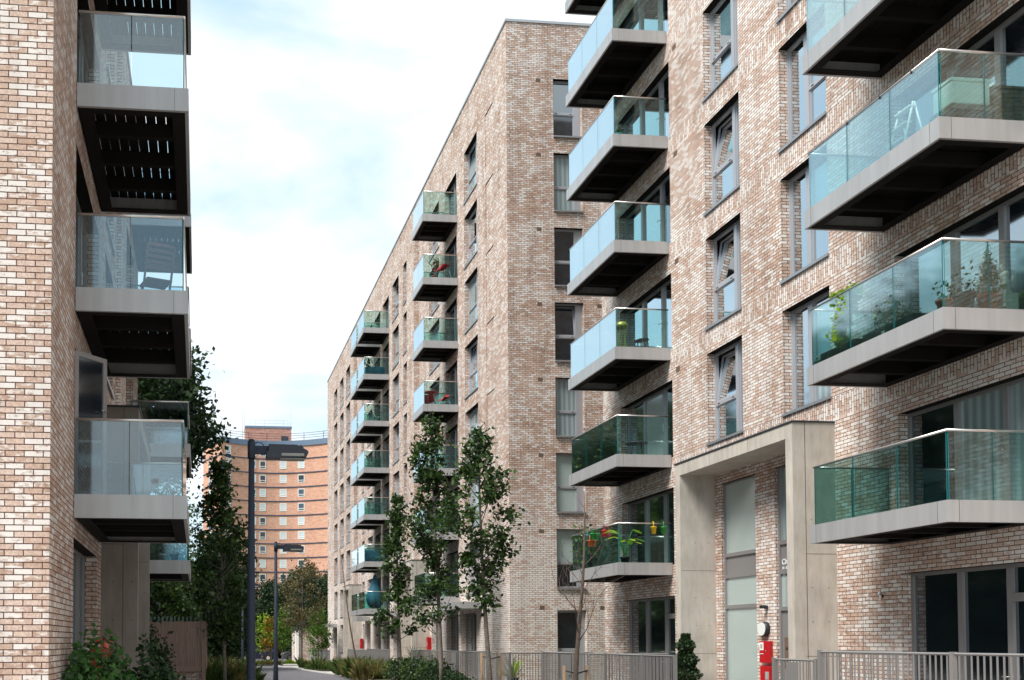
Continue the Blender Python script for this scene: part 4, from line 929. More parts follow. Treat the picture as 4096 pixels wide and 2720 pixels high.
# leaning stakes and guards at their feet
def stakes(x, y, label, h=1.75):
    o = empty('tree_stake', (x, y, 0.1), label, 'tree stake')
    for sx in (-0.3, 0.3):
        mb = MB(); mb.tube([(sx, 0, 0), (sx, 0, h)], 0.05, 8); mb.build('post', 'wood_stake', o)
    mb = MB(); mb.tube([(-0.3, -0.03, h - 0.12), (0, -0.06, h - 0.2), (0.3, -0.03, h - 0.12)], 0.02, 6); mb.build('tie', 'black_plastic', o); return o
stakes(9.45, 31.4, 'pair of timber stakes at the foot of the nearest leafy street tree'); stakes(9.5, 24.25, 'pair of short timber stakes with black tie at the foot of the bare young tree', 1.5)
# bare young trees
def bare_tree(x, y, H, seed, label, r=0.05, lean=(0.3, 0), nb=16, z0=0.35, spread=0.28):
    rng = np.random.default_rng(seed); o = empty('bare_tree', (x, y, 0.1), label, 'tree'); tr = MB(); n = 9; tp = []
    for i in range(n):
        t = i / (n - 1); tp.append(np.array([lean[0] * t + 0.06 * sin(5 * t + seed), lean[1] * t + 0.05 * cos(4 * t), H * t]))
    tr.tube(tp, [r * (1 - 0.88 * i / (n - 1)) + 0.004 for i in range(n)], 8); tr.build('trunk', 'bark_brown', o)
    br = MB()
    def grow(p, d, l, rr, lev):
        pts = [p]; q = p.copy(); dd = d.copy()
        for i in range(3):
            dd = dd + rng.normal(size=3) * 0.16; dd[2] += 0.06; dd /= np.linalg.norm(dd); q = q + dd * l / 3; pts.append(q.copy())
        br.tube(pts, [rr, rr * 0.75, rr * 0.5, rr * 0.25], 4, cap=False)
        if lev: 
            for i in range(3): grow(pts[1 + i % 3], dd + rng.normal(size=3) * 0.55, l * 0.55, rr * 0.5, lev - 1)
    for k in range(nb):
        t = z0 + (0.97 - z0) * k / nb; j = t * (n - 1); j0 = min(n - 2, int(j)); f = j - j0; a = tp[j0] * (1 - f) + tp[j0 + 1] * f; an = rng.random() * 2 * pi
        d = np.array([cos(an), sin(an), 1.1]); d /= np.linalg.norm(d); grow(a, d, H * spread * (1.15 - t), r * 0.28 * (1.2 - t), 2)
    br.build('branches', 'bark_brown', o); return o
bare_tree(9.42, 24, 5.9, 4, 'leafless young tree with fine twigs in front of the planted balconies', r=0.075, lean=(0.2, 0), nb=15)
bare_tree(9.3, 57, 7.5, 9, 'thin leaning leafless tree in front of the farther concrete porch', r=0.06, lean=(-1.2, 0), nb=8, z0=0.5, spread=0.18)
# left row
G2 = 'trees on the left side of the street'
tree(1.0, 40, 'slender leafy tree standing just left of the nearest lamp post', group=G2, name='street_tree', seed=21, H=9.4, z0=2.2, prof=lambda t: (1.05 * (1 if t < 0.5 else (1 - t) / 0.5) ** 0.9 + 0.03) * min(1, 0.5 + t * 2), ncl=72, per=80, leaf=0.10, crad=0.42, trunk_r=0.08, mat='leaf_maple', lean=(-0.1, 0))
big = tree_meshes(seed=33, H=14.0, z0=8.6, prof=lambda t: 3.4 * (sin(pi * min(1, t * 0.86 + 0.14))) ** 0.55 + 0.1, ncl=150, per=210, leaf=0.12, crad=0.85, trunk_r=0.32, mat='leaf_dark', bark='bark_dark', core=0.35)
tree(-2.9, 38.5, 'big dark tree rising behind the left apartment block, drooping over its far balconies', group=G2, name='large_tree', meshes=big)
back = tree_meshes(seed=40, H=11.5, z0=1.2, prof=lambda t: 3.1 * (sin(pi * min(1, t * 0.85 + 0.16))) ** 0.6 + 0.2, ncl=130, per=150, leaf=0.17, crad=1.1, trunk_r=0.25, mat='leaf_dark', bark='bark_dark', core=0.3)
back2 = tree_meshes(seed=41, H=10.5, z0=1.0, prof=lambda t: 3.3 * (sin(pi * min(1, t * 0.85 + 0.16))) ** 0.7 + 0.2, ncl=110, per=110, leaf=0.16, crad=1.2, trunk_r=0.25, mat='leaf_mid', bark='bark_dark', core=0.3)
sparse = tree_meshes(seed=43, H=13.0, z0=2.0, prof=lambda t: 2.4 * (sin(pi * min(1, t * 0.9 + 0.1))) ** 0.5 + 0.2, ncl=80, per=45, leaf=0.12, crad=0.9, trunk_r=0.16, mat='leaf_mid', bark='bark_dark', core=0.3)
tree(-2.3, 68, 'loose light green tree with gaps of sky between lamp post and left balconies', group=G2, name='leafy_tree', meshes=sparse)
tree(-7.5, 46, 'dark tree behind the wooden board fence, close to the left block', group=G2, name='leafy_tree', meshes=back, rz=1.0)
tree(-2.2, 52, 'mid green tree directly above the wooden board fence', group=G2, name='leafy_tree', meshes=back2, sc=0.72, rz=0.5)
tree(-9.5, 59, 'mid green tree further back on the left side, reflected in the right hand balconies', group=G2, name='leafy_tree', meshes=back2, rz=2.5, sc=1.45)
tree(-4.6, 36.5, 'dark tree standing close behind the left apartment block, hidden by it', group=G2, name='leafy_tree', meshes=back, rz=5.0, sc=0.8)
tree(-11.0, 50, 'dark tree on the left side between two mid green ones', group=G2, name='leafy_tree', meshes=back, rz=0.4, sc=1.5)
tree(-8.0, 38, 'broad dark tree near the back corner of the left block', group=G2, name='leafy_tree', meshes=back, rz=2.2, sc=1.42)
tree(-10.5, 72, 'tall tree on the left side well beyond the left block', group=G2, name='leafy_tree', meshes=back, rz=1.7, sc=1.75)
tree(-13, 85, 'tall tree on the left side, farthest of the tall ones', group=G2, name='leafy_tree', meshes=back, rz=0.7, sc=1.95)
tree(-13.5, 40, 'dark tree far left behind the left apartment block', group=G2, name='leafy_tree', meshes=back, rz=3.0, sc=1.1)
tree(1.4, 74, 'dark bushy tree behind the slender tree left of the lamp post', group=G2, name='leafy_tree', meshes=back, rz=4.0, sc=0.85)
# wood closing the street
G3 = 'trees closing the end of the street'
bx_ = [(-22, 128, back2, 1.2), (-14, 122, back, 1.1), (-7.5, 128, back2, 1.1), (-2.5, 120, back, 0.95), (2.0, 127, back2, 1.05), (5.4, 131, back, 0.85), (9.2, 124, back, 0.80), (13.0, 128, back, 0.95), (16.5, 121, back, 0.90), (21, 126, back2, 1.0)]
nm = ['leftmost', 'second from left', 'third from left', 'fourth from left', 'fifth from left', 'sixth from left', 'seventh from left', 'eighth from left', 'ninth from left', 'rightmost']
for i, (x, y, me, sc) in enumerate(bx_):
    tree(x, y, f'dark background tree below the orange tower, {nm[i]} of the row closing the street', group=G3, name='background_tree', meshes=me, sc=sc, rz=i * 1.3)
mb = MB(); rng = np.random.default_rng(5)
cen = np.column_stack([rng.uniform(-30, 26, 26000), rng.uniform(125, 131, 26000), rng.random(26000) ** 0.8 * 6.3]); me = leaves_mesh('undergrowth', cen, 0.14 + 0.22 * rng.random(26000), 'leaf_dark', rng)
tag(put('undergrowth', me), 'dark mass of undergrowth filling the gaps beneath the trees at the street end', 'undergrowth', kind='stuff')
# small bright trees on the island
def small(x, y, H, z0, r, mat, label, seed, leaf=0.09, tr=0.05, ncl=26, per=90): return tree(x, y, label, group='small trees on the island at the street end', name='sapling', seed=seed, H=H, z0=z0, prof=lambda t: r * (sin(pi * min(1, t * 0.85 + 0.15))) ** 0.6 + 0.05, ncl=ncl, per=per, leaf=leaf, crad=0.55, trunk_r=tr, mat=mat)
small(5.55, 88, 4.4, 1.7, 0.75, 'leaf_bright', 'lime green sapling just right of the nearest lamp post', 51)
small(6.35, 87.5, 3.9, 1.6, 0.65, 'leaf_yellow', 'yellow and orange sapling beside the lime green one', 52)
small(10.15, 84, 4.9, 1.3, 0.85, 'leaf_fresh', 'fresh green bushy young tree with a split trunk in front of the low brick building', 53, ncl=34)
small(7.25, 86, 4.6, 1.8, 0.5, 'leaf_fresh', 'narrow mid green sapling partly behind the second lamp post', 54)
tree(8.35, 80, 'tall loose rust and green tree with a pale trunk at the road end', name='street_tree', seed=55, H=8.6, z0=3.2, prof=lambda t: 1.75 * (sin(pi * min(1, t * 0.8 + 0.15))) ** 0.7, ncl=55, per=50, leaf=0.10, crad=0.5, trunk_r=0.08, mat='leaf_rust')
tree(12.2, 109, 'dark full tree behind the fresh green bushy young tree', name='leafy_tree', meshes=back, sc=0.8, rz=2)

# ornamental grasses, hedges, shrubs
def grass_clump(x, y, r, h, n, mat, label, seed, group='grass clumps in the planting beds', z=0.2, name='grass_clump'):
    rng = np.random.default_rng(seed); mb = MB(); ph = rng.random(3) * 6
    for i in range(n):
        a = rng.random() * 2 * pi; rr = r * 0.95 * rng.random() ** 0.5; bx0, by0 = rr * cos(a), rr * sin(a)
        l = h * (0.35 + 0.75 * rng.random() ** 1.3) * (0.72 + 0.3 * sin(3 * a + ph[0]) * rr / r + 0.15 * sin(7 * bx0 / r + ph[1])); b_ = rng.random() * 2 * pi; q = l * (0.05 + 0.55 * rng.random() ** 1.5)
        dx, dy = cos(b_) * q + bx0 * 0.25, sin(b_) * q + by0 * 0.25; w_ = 0.010 + 0.014 * rng.random(); px, py = -sin(b_) * w_, cos(b_) * w_
        p1 = (bx0 + dx * 0.35, by0 + dy * 0.35, l * 0.62); p2 = (bx0 + dx, by0 + dy, l * (1.0 - 0.35 * q / l))
        mb.quad([(bx0 - px, by0 - py, 0), (bx0 + px, by0 + py, 0), (p1[0] + px, p1[1] + py, p1[2]), p2, (p1[0] - px, p1[1] - py, p1[2])])
    o = mb.build(name, mat, None, (x, y, z)); return tag(o, label, 'grass', group, 'thing')
i = 0
GR = [(9.0, 52.5, 'leaf_grass_gold', 'golden tufted grass clump, nearest in the bed before the concrete porch'), (9.7, 53.6, 'leaf_grass', 'green grass clump touching the foot of the nearer porch pillar'), (9.0, 54.6, 'leaf_grass', 'green grass clump at the kerb, beside the golden one'), (9.7, 55.4, 'leaf_grass_gold', 'golden grass clump against the terrace railing'), (9.0, 56.4, 'leaf_grass_gold', 'golden grass clump right at the leaning bare tree'), (9.6, 57.6, 'leaf_grass', 'green grass clump just behind the leaning bare tree'), (9.1, 59, 'leaf_grass', 'farther green grass clump at the kerb past the bare tree'), (9.7, 60.5, 'leaf_grass_gold', 'farther golden grass clump near the railing end'), (9.3, 62.3, 'leaf_grass', 'last green grass clump before the paved gap')]
for x, y, m_, lab in GR: i += 1; grass_clump(x, y, 0.85, 1.25, 1300, m_, lab, 60 + i)
GR = [(9.0, 71.5, 'leaf_grass', 'dark grass clump in the far bed, nearest the paved gap'), (9.4, 74, 'leaf_grass_gold', 'dry brown grass clump in the middle of the far bed'), (8.9, 76.5, 'leaf_grass', 'grass clump at the end of the far bed before the grey screen'), (5.0, 89, 'leaf_bright', 'bright low grass clump under the lime green sapling'), (6.3, 88, 'leaf_grass_gold', 'golden low grass clump under the yellow sapling'), (7.2, 90, 'leaf_bright', 'bright low grass clump behind the second lamp post'), (9.1, 90, 'leaf_bright', 'bright grass clump by the rust coloured tree'), (10.0, 88, 'leaf_rust', 'reddish brown low plant near the low brick building')]
for x, y, m_, lab in GR: i += 1; grass_clump(x, y, 1.25 if y < 80 else 1.0, 1.0 if y < 80 else 0.5, 800, m_, lab, 60 + i)
GR = [(0.2, 43, 'leaf_grass', 'wild grass clump at the right end of the wooden board fence'), (1.1, 44, 'leaf_grass_gold', 'dry wild grass clump around the slender tree foot'), (1.9, 45, 'leaf_grass', 'wild grass clump left of the nearest lamp post'), (0.6, 47, 'leaf_grass_gold', 'dry wild grass clump behind the slender tree'), (1.6, 50, 'leaf_mid', 'leafy wild clump farther back on the left verge'), (0.6, 52, 'leaf_grass', 'dark wild clump farthest back on the left verge')]
for x, y, m_, lab in GR: i += 1; grass_clump(x, y, 0.95, 1.5, 1200, m_, lab, 60 + i, group='wild grass on the left verge')
def bush(x, y, z, rx, ry, rz_, n, leaf, mat, label, seed, name='shrub', cat='shrub', group=None, stem=True, up=0.3, red=0):
    rng = np.random.default_rng(seed); d = rng.normal(size=(n, 3)); d /= np.linalg.norm(d, axis=1, keepdims=True); rr = (0.45 + 0.6 * rng.random(n) ** 0.7) * (1 + 0.18 * np.sin(d[:, 0] * 5 + seed) + 0.15 * np.sin(d[:, 2] * 7 + d[:, 1] * 5))
    c = d * rr[:, None] * np.array([rx, ry, rz_]); c[:, 2] += rz_
    o = empty(name, (x, y, z), label, cat, group); put('foliage', leaves_mesh('foliage', c, leaf * (0.6 + 0.7 * rng.random(n)), mat, rng, up=up), o)
    if stem:
        mb = MB()
        for k in range(7): a = rng.random() * 2 * pi; mb.tube([(0.05 * cos(a), 0.05 * sin(a), -0.05), (rx * 0.5 * cos(a), ry * 0.5 * sin(a), rz_ * 1.3)], [0.02, 0.006], 5, cap=False)
        mb.build('stems', 'bark_dark', o)
    if red:
        cs = []; 
        for k in range(red):
            p = np.array([rng.uniform(-0.1, 0.55) * rx, rng.uniform(-0.9, -0.3) * ry, rz_ * 2 * rng.uniform(0.82, 1.02)]); cs.append(p + rng.normal(size=(9, 3)) * 0.05)
        put('young_leaves', leaves_mesh('young_leaves', np.vstack(cs), 0.04 + 0.02 * rng.random(9 * red), 'leaf_red', rng), o)
    return o
bush(-1.32, 13.55, 0.1, 0.82, 0.55, 1.0, 5200, 0.055, 'leaf_shrub', 'glossy green shrub with red young leaves at the left building corner', 90, red=4)
bush(-0.62, 14.0, 0.1, 0.42, 0.4, 0.98, 2200, 0.05, 'leaf_dark', 'darker green shrub right of the red tipped one', 91)
bush(-1.0, 24.3, 0.1, 0.35, 0.4, 1.15, 2200, 0.05, 'leaf_dark', 'small dark shrub peeping out right of the left concrete pillar', 92)
for k in range(7):
    bush(9.75, 20.5 + k * 1.0 + (13 if k > 2 else 0), 0.2, 0.6, 0.7, 0.42, 900, 0.05, 'leaf_dark', ['low hedge plant below the red boxes', 'low hedge plant at the foot of the bare tree', 'low hedge plant before the long railing', 'low hedge plant under the nearest leafy tree', 'low hedge plant between the first two leafy trees', 'low hedge plant left of the timber stakes', 'low hedge plant under the tallest leafy tree'][k], 100 + k, group='low hedge plants along the railing')
for k in range(6):
    bush(9.75, 39.5 + k * 1.6, 0.2, 0.75, 0.9, 0.62, 1300, 0.06, 'leaf_mid' if k % 2 else 'leaf_dark', f'rounded green hedge plant behind the tallest leafy tree, {["first", "second", "third", "fourth", "fifth", "sixth"][k]} going away', 120 + k, group='rounded hedge plants before the middle block')
def spiky(x, y, z, h, n, label, seed, mat='leaf_mid', pot=True, r=0.45, wide=0.035):
    rng = np.random.default_rng(seed); o = empty('potted_plant', (x, y, z), label, 'plant'); mb = MB()
    for i in range(n):
        a = rng.random() * 2 * pi; l = h * (0.5 + 0.5 * rng.random()); q = r * (0.4 + 0.8 * rng.random()); px, py = -sin(a) * wide, cos(a) * wide
        mb.quad([(0, 0, 0.25), (cos(a) * q * 0.5 + px, sin(a) * q * 0.5 + py, l * 0.75), (cos(a) * q, sin(a) * q, l), (cos(a) * q * 0.5 - px, sin(a) * q * 0.5 - py, l * 0.75)])
    mb.build('leaves', mat, o)
    if pot: p = MB(); p.lathe([(0.16, 0), (0.2, 0.3), (0.22, 0.3), (0.22, 0.34)], n=14); p.build('pot', 'black_plastic', o)
    return o
spiky(11.0, 49.8, 0.6, 1.5, 40, 'spiky palm like plant beside the nearer red wall box', 140, r=0.8); spiky(11.0, 33.9, 0.6, 1.15, 46, 'yellow green broad leaved plant behind the railing next to the timber stakes', 141, 'leaf_bright', r=0.6)
spiky(11.1, 47.0, 0.6, 1.2, 40, 'green leafy terrace plant behind the railing of the middle block', 142, r=0.6)
# topiary column at the porch
tp_ = empty('potted_plant', (11.95, 23.35, 0.6), 'tall dark columnar evergreen in a pot against the concrete porch pillar', 'plant')
rng = np.random.default_rng(77); n = 4200; t = rng.random(n) ** 0.8; a = rng.random(n) * 2 * pi; r = (0.10 + 0.27 * (1 - t) ** 0.8) * (0.5 + 0.6 * rng.random(n)) * (1 + 0.25 * np.sin(t * 25)) ; c = np.column_stack([r * np.cos(a), r * np.sin(a), 0.35 + t * 1.45])
put('foliage', leaves_mesh('foliage', c, 0.028 + 0.02 * rng.random(n), 'leaf_dark', rng), tp_)
mb = MB(); mb.lathe([(0.15, 0), (0.2, 0.34), (0.22, 0.34), (0.22, 0.38)], n=16); mb.build('pot', 'black_plastic', tp_); mb = MB(); mb.tube([(0, 0, 0.3), (0, 0, 1.7)], [0.02, 0.008], 6); mb.build('stem', 'bark_dark', tp_)
# ================================================================== things on the balconies
FZ = lambda k: 4.05 + 3 * k + 0.31          # deck level of the right block
FM = lambda k: 3.97 + 3 * k + 0.31          # middle block
FL = lambda k: 3.98 + 3 * k + 0.31          # left block
def pot(par, r, h, mat='terracotta', name='pot', loc=(0, 0, 0)):
    mb = MB(); mb.lathe([(r * 0.72, 0), (r * 0.95, h * 0.82), (r * 1.08, h * 0.82), (r * 1.08, h), (r * 0.9, h), (r * 0.88, h * 0.9)], n=16); return mb.build(name, mat, par, loc)
def leafball(par, n, leaf, mat, sx, sz, zc, seed, name='foliage', taper=0.0, loc=(0, 0, 0)):
    rng = np.random.default_rng(seed); d = rng.normal(size=(n, 3)) * 0.5; d = d / (1 + 0.2 * np.linalg.norm(d, axis=1, keepdims=True)); c = d * np.array([sx, sx, sz])
    if taper: k = np.clip((c[:, 2] + sz * 0.6) / (sz * 1.2), 0, 1); c[:, 0] *= 1 - taper * k; c[:, 1] *= 1 - taper * k
    c[:, 2] += zc; return put(name, leaves_mesh(name, c, leaf * (0.6 + 0.8 * rng.random(n)), mat, rng), par, loc)
def folding_chair(x, y, z, rz, label, mat='wood_chair'):
    o = empty('folding_chair', (x, y, z), label, 'chair', rz=rz)
    mb = MB()      # back: two stiles, four slats, leaning back
    for sx in (-0.21, 0.21): mb.tube([(sx, -0.26, 0.0), (sx, 0.02, 0.44), (sx, 0.22, 0.94)], 0.018, 6)
    mb.build('back_frame', mat, o)
    mb = MB()
    for k in range(5):
        t = 0.60 + k * 0.078; yy = 0.02 + 0.2 * (t - 0.44) / 0.5; mb.box(-0.2, 0.2, yy - 0.012, yy + 0.006, t, t + 0.05)
    mb.build('backrest', mat, o)
    mb = MB()
    for k in range(7): mb.box(-0.2, 0.2, -0.26 + k * 0.058, -0.26 + k * 0.058 + 0.045, 0.43, 0.45)
    mb.build('seat', mat, o)
    for sx in (-0.185, 0.185):
        mb = MB(); mb.tube([(sx, -0.24, 0.42), (sx, 0.26, 0.0)], 0.017, 6); mb.build('leg', mat, o)
    mb = MB(); mb.tube([(-0.2, 0.2, 0.06), (0.2, 0.2, 0.06)], 0.012, 6); mb.tube([(-0.21, -0.2, 0.09), (0.21, -0.2, 0.09)], 0.012, 6); mb.build('stretcher', mat, o)
    return o
folding_chair(-0.66, 15.15, FL(1), radians(200), 'brown wooden folding chair behind the glass of the middle left balcony')
# rail planters / plants on the lowest near-left balcony
fl = empty('potted_plant', (-0.72, 16.1, FL(0)), 'small red flower on a stem in a pot on the lowest left balcony', 'plant')
pot(fl, 0.1, 0.18, 'black_plastic'); mb = MB(); mb.tube([(0, 0, 0.15), (0.02, 0, 0.5)], 0.006, 5); mb.build('stem', 'green_plastic', fl); leafball(fl, 40, 0.025, 'leaf_red', 0.06, 0.05, 0.52, 3, 'flower')
for i, (x, lab) in enumerate(((-1.15, 'pair of thin canes left of centre on the lowest left balcony'), (-0.95, 'single thin cane near the middle of the lowest left balcony'))):
    st = empty('plant_cane', (x, 15.2, FL(0)), lab, 'cane'); 
    for q in range(2 - i): mb = MB(); mb.tube([(q * 0.04, 0, 0), (q * 0.04 - 0.05, 0, 0.42 + 0.05 * q)], 0.008, 5); mb.build('cane', 'dark_steel', st)
for i, (x, lab) in enumerate(((-0.95, 'pale pot on the lowest balcony of the far left stack'), (-0.65, 'dark pot beside the pale one on the far left stack'))):
    p = empty('flower_pot', (x, 26.0, 3.95 + 0.31), lab, 'pot'); pot(p, 0.11, 0.24, ['white_cloth', 'black_plastic'][i])
    leafball(p, 40, 0.04, 'leaf_dark', 0.15, 0.2, 0.32, 11 + i)

# ---- near right stack, balcony 3 (clutter)
z = FZ(2)
o = empty('storage_box', (12.12, 14.45, z + 0.34), 'white plastic storage chest behind the glass of the upper right balcony', 'storage box')
mb = MB(); mb.box(-0.33, 0.33, -0.2, 0.2, 0.0, 0.36); mb.build('body', 'white_paint', o, bevel=0.02); mb = MB(); mb.box(-0.345, 0.345, -0.215, 0.215, 0.362, 0.42); mb.build('lid', 'white_paint', o, bevel=0.015)
o = empty('pallet', (12.12, 14.45, z), 'low slatted timber stand under the white storage chest', 'pallet'); mb = MB()
for k in range(3): mb.box(-0.36, 0.36, -0.24, 0.24, 0.02 + k * 0.11, 0.09 + k * 0.11, k % 2)
mb.box(-0.34, -0.28, -0.22, 0.22, 0, 0.33); mb.box(0.28, 0.34, -0.22, 0.22, 0, 0.33)
mb.build('slats', ['wood_stack', 'black_plastic'], o)
o = empty('storage_basket', (12.78, 14.48, z), 'brown woven basket box with pale things on its lid', 'basket'); mb = MB()
for k in range(9): mb.box(-0.27 - 0.006 * (k % 2), 0.27 + 0.006 * (k % 2), -0.24 - 0.006 * (k % 2), 0.24 + 0.006 * (k % 2), k * 0.068, k * 0.068 + 0.063)
mb.build('body', 'wood_stack', o, bevel=0.01); mb = MB(); mb.box(-0.29, 0.29, -0.26, 0.26, 0.615, 0.66); mb.build('lid', 'wood_stack', o, bevel=0.01)
o = empty('folded_cloth', (12.62, 14.42, z + 0.66), 'crumpled white cloth lying on the brown woven basket', 'cloth'); leafball(o, 60, 0.05, 'white_cloth', 0.12, 0.05, 0.03, 6, 'cloth')
o = empty('rubbish_bag', (13.28, 14.75, z), 'black plastic bag at the right edge of the upper right balcony', 'bag'); mb = MB(); mb.lathe([(0.12, 0), (0.24, 0.08), (0.25, 0.3), (0.17, 0.46), (0.05, 0.54), (0.03, 0.6)], n=12); mb.v = [(a * (1 + 0.1 * sin(9 * c)), b * (1 + 0.08 * cos(8 * a)), c) for a, b, c in mb.v]; o.location[0] = 12.72; o.location[1] = 15.4; mb.build('bag', 'black_plastic', o)
o = empty('step_stool', (11.95, 15.45, z), 'white folding step ladder seen through the long side glass of the upper right balcony', 'ladder'); mb = MB()
for sx in (-0.2, 0.2): mb.tube([(-0.25, sx, 0), (0.0, sx * 0.8, 0.95)], 0.018, 6); mb.tube([(0.25, sx, 0), (0.02, sx * 0.8, 0.95)], 0.016, 6)
mb.build('frame', 'white_paint', o); mb = MB()
for zz, xx in ((0.3, -0.17), (0.58, -0.10), (0.86, -0.02)): mb.box(xx - 0.06, xx + 0.06, -0.18, 0.18, zz, zz + 0.025)
mb.build('step', 'white_paint', o)
# rail clamps on that balcony
for y, lab in ((16.35, 'black rail clip farthest left on the upper right balcony rail'), (15.5, 'black rail clip in the middle of the upper right balcony rail'), (14.75, 'black rail clip nearest the corner of the upper right balcony rail')):
    mb = MB(); mb.lathe([(0.03, -0.035), (0.034, 0.0), (0.03, 0.035)], n=10); tag(mb.build('rail_clip', 'black_plastic', None, (11.53, y, 4.05 + 6 + 1.435)), lab, 'clip')
# ---- near right stack, balcony 2 (plants)
z = FZ(1)
o = empty('planter_box', (11.72, 16.85, z), 'long black planter with a climbing plant trailing over the rail', 'planter'); mb = MB(); mb.box(-0.13, 0.13, -0.5, 0.5, 0, 0.24); mb.build('trough', 'black_plastic', o, bevel=0.01)
rng = np.random.default_rng(9); n = 1700; t = rng.random(n) ** 0.7; c = np.column_stack([rng.normal(size=n) * 0.05 - 0.09, -0.12 + 0.1 * np.sin(t * 6) + rng.normal(size=n) * (0.05 + 0.15 * t ** 2), 0.2 + t * 1.02])
put('climber', leaves_mesh('climber', c, 0.038 + 0.026 * rng.random(n), 'leaf_bright', rng), o)
o = empty('planter_box', (11.72, 15.55, z), 'long black planter on the deck nearer the corner of the planted right balcony', 'planter'); mb = MB(); mb.box(-0.13, 0.13, -0.62, 0.62, 0, 0.22); mb.build('trough', 'black_plastic', o, bevel=0.01); mb = MB(); mb.box(-0.134, -0.131, 0.05, 0.12, 0.08, 0.14); mb.build('sticker', 'white_cloth', o)
leafball(o, 260, 0.03, 'leaf_mid', 0.34, 0.35, 0.40, 8)
for (x, y, r, h, mt, lab, lf, n, sx, sz) in ((11.66, 14.33, 0.11, 0.22, 'terracotta', 'small terracotta pot near the glass corner of the planted right balcony', 'leaf_mid', 60, 0.2, 0.25), (12.02, 14.38, 0.17, 0.34, 'black_plastic', 'wide dark pot just right of the glass corner on the planted right balcony', 'leaf_dark', 80, 0.25, 0.3), (12.43, 14.35, 0.15, 0.34, 'terracotta', 'terracotta pot with a small dense conifer on the planted right balcony', 'leaf_mid', 1500, 0.26, 0.50)):
    p = empty('potted_plant', (x, y, z), lab, 'plant'); pot(p, r, h, mt); leafball(p, n, 0.022 if n > 300 else 0.035, lf, sx, sz, h + sz * 0.5, int(x * 10), taper=0.7 if n > 300 else 0)
o = empty('garden_statue', (12.74, 14.36, z + 0.36), 'small grey green cherub statue standing among the pots', 'statue')
mb = MB(); mb.lathe([(0.07, 0), (0.08, 0.03), (0.05, 0.06), (0.065, 0.14), (0.05, 0.22), (0.03, 0.25), (0.045, 0.29), (0.05, 0.33), (0.03, 0.37)], n=14); mb.tube([(0.04, 0, 0.2), (0.1, -0.02, 0.2), (0.11, -0.02, 0.3)], 0.014, 6); mb.tube([(-0.04, 0, 0.2), (-0.09, -0.03, 0.15), (-0.03, -0.06, 0.13)], 0.014, 6); mb.build('figure', 'stone_grey', o)
o = empty('stone_block', (12.74, 14.36, z), 'dark block the small statue stands on', 'block'); mb = MB(); mb.box(-0.13, 0.13, -0.1, 0.1, 0, 0.36); mb.build('block', 'stone_grey', o, bevel=0.01)

# ---- stack B
z = FZ(0)
o = empty('potted_plant', (11.85, 26.55, z), 'broad leaved green plant in a black pot on the lowest right balcony corner', 'plant'); pot(o, 0.13, 0.22, 'black_plastic')
rng = np.random.default_rng(12); mb = MB(); lf = MB()
for k in range(11):
    a = k * 2.4; l = 0.45 + 0.4 * rng.random(); e = (cos(a) * 0.3, sin(a) * 0.22, 0.2 + l); mb.tube([(0, 0, 0.2), (e[0] * 0.5, e[1] * 0.5, 0.2 + l * 0.7), e], 0.008, 5)
    d = np.array([cos(a), sin(a), -0.35]); s_ = np.array([-sin(a), cos(a), 0]); p = np.array(e); W = 0.085
    lf.quad([p, p + d * 0.11 + s_ * W, p + d * 0.26 + s_ * W * 0.7, p + d * 0.33, p + d * 0.26 - s_ * W * 0.7, p + d * 0.11 - s_ * W])
mb.build('stems', 'green_plastic', o); lf.build('leaves', 'leaf_bright', o)
def mug(x, y, zt, mat, label, s=1.0, plant=None):
    o = empty('hanging_pot', (x, y, zt), label, 'hanging pot'); mb = MB(); mb.lathe([(0.055 * s, -0.30), (0.075 * s, -0.30 + 0.17 * s), (0.08 * s, -0.30 + 0.17 * s), (0.08 * s, -0.29 + 0.18 * s)], n=16); mb.build('pot', mat, o)
    h = MB(); h.tube([(0, 0.02, -0.16), (0, 0.0, -0.04), (0, 0.0, 0.02), (0, 0.05, 0.03)], 0.012, 6); h.build('hook', mat, o)
    if plant: leafball(o, 60, 0.02, plant, 0.14, 0.12, -0.04, int(x * 100 + y))
    return o
zt = 4.05 + 1.435
mug(12.46, 26.06, zt, 'yellow', 'yellow hanging pot on the front rail of the lowest middle balcony'); mug(12.75, 26.06, zt, 'green_plastic', 'green hanging pot on the front rail beside the yellow one')
mug(11.45, 28.2, zt, 'turquoise', 'turquoise hanging pot on the long side rail', plant='leaf_mid'); mug(11.45, 27.85, zt, 'green_plastic', 'green hanging pot on the long side rail next to the turquoise one', plant='leaf_mid'); mug(11.45, 27.0, zt, 'red_mesh', 'red hanging pot on the long side rail near the glass corner', plant='leaf_dark')
mug(11.45, 28.05, zt - 0.18, 'orange', 'orange pot hanging below the turquoise and green ones')
o = empty('potted_plant', (11.75, 29.0, z), 'tall dark leafy plant at the far end of the lowest middle balcony', 'plant'); pot(o, 0.14, 0.26, 'black_plastic'); leafball(o, 260, 0.06, 'leaf_shrub', 0.5, 0.85, 0.7, 5)
z = FZ(1)
o = empty('planter_box', (11.72, 28.2, z), 'row of bushy green plants filling the side of the second middle balcony', 'planter'); mb = MB(); mb.box(-0.12, 0.12, -1.2, 1.2, 0, 0.2); mb.build('trough', 'black_plastic', o)
rng = np.random.default_rng(19); n = 1500; c = np.column_stack([rng.normal(size=n) * 0.09, rng.uniform(-1.3, 1.3, n), 0.2 + np.abs(rng.normal(size=n)) * 0.28 * (1 + 0.4 * np.sin(np.arange(n)))]); put('foliage', leaves_mesh('foliage', c, 0.03 + 0.02 * rng.random(n), 'leaf_mid', rng), o)
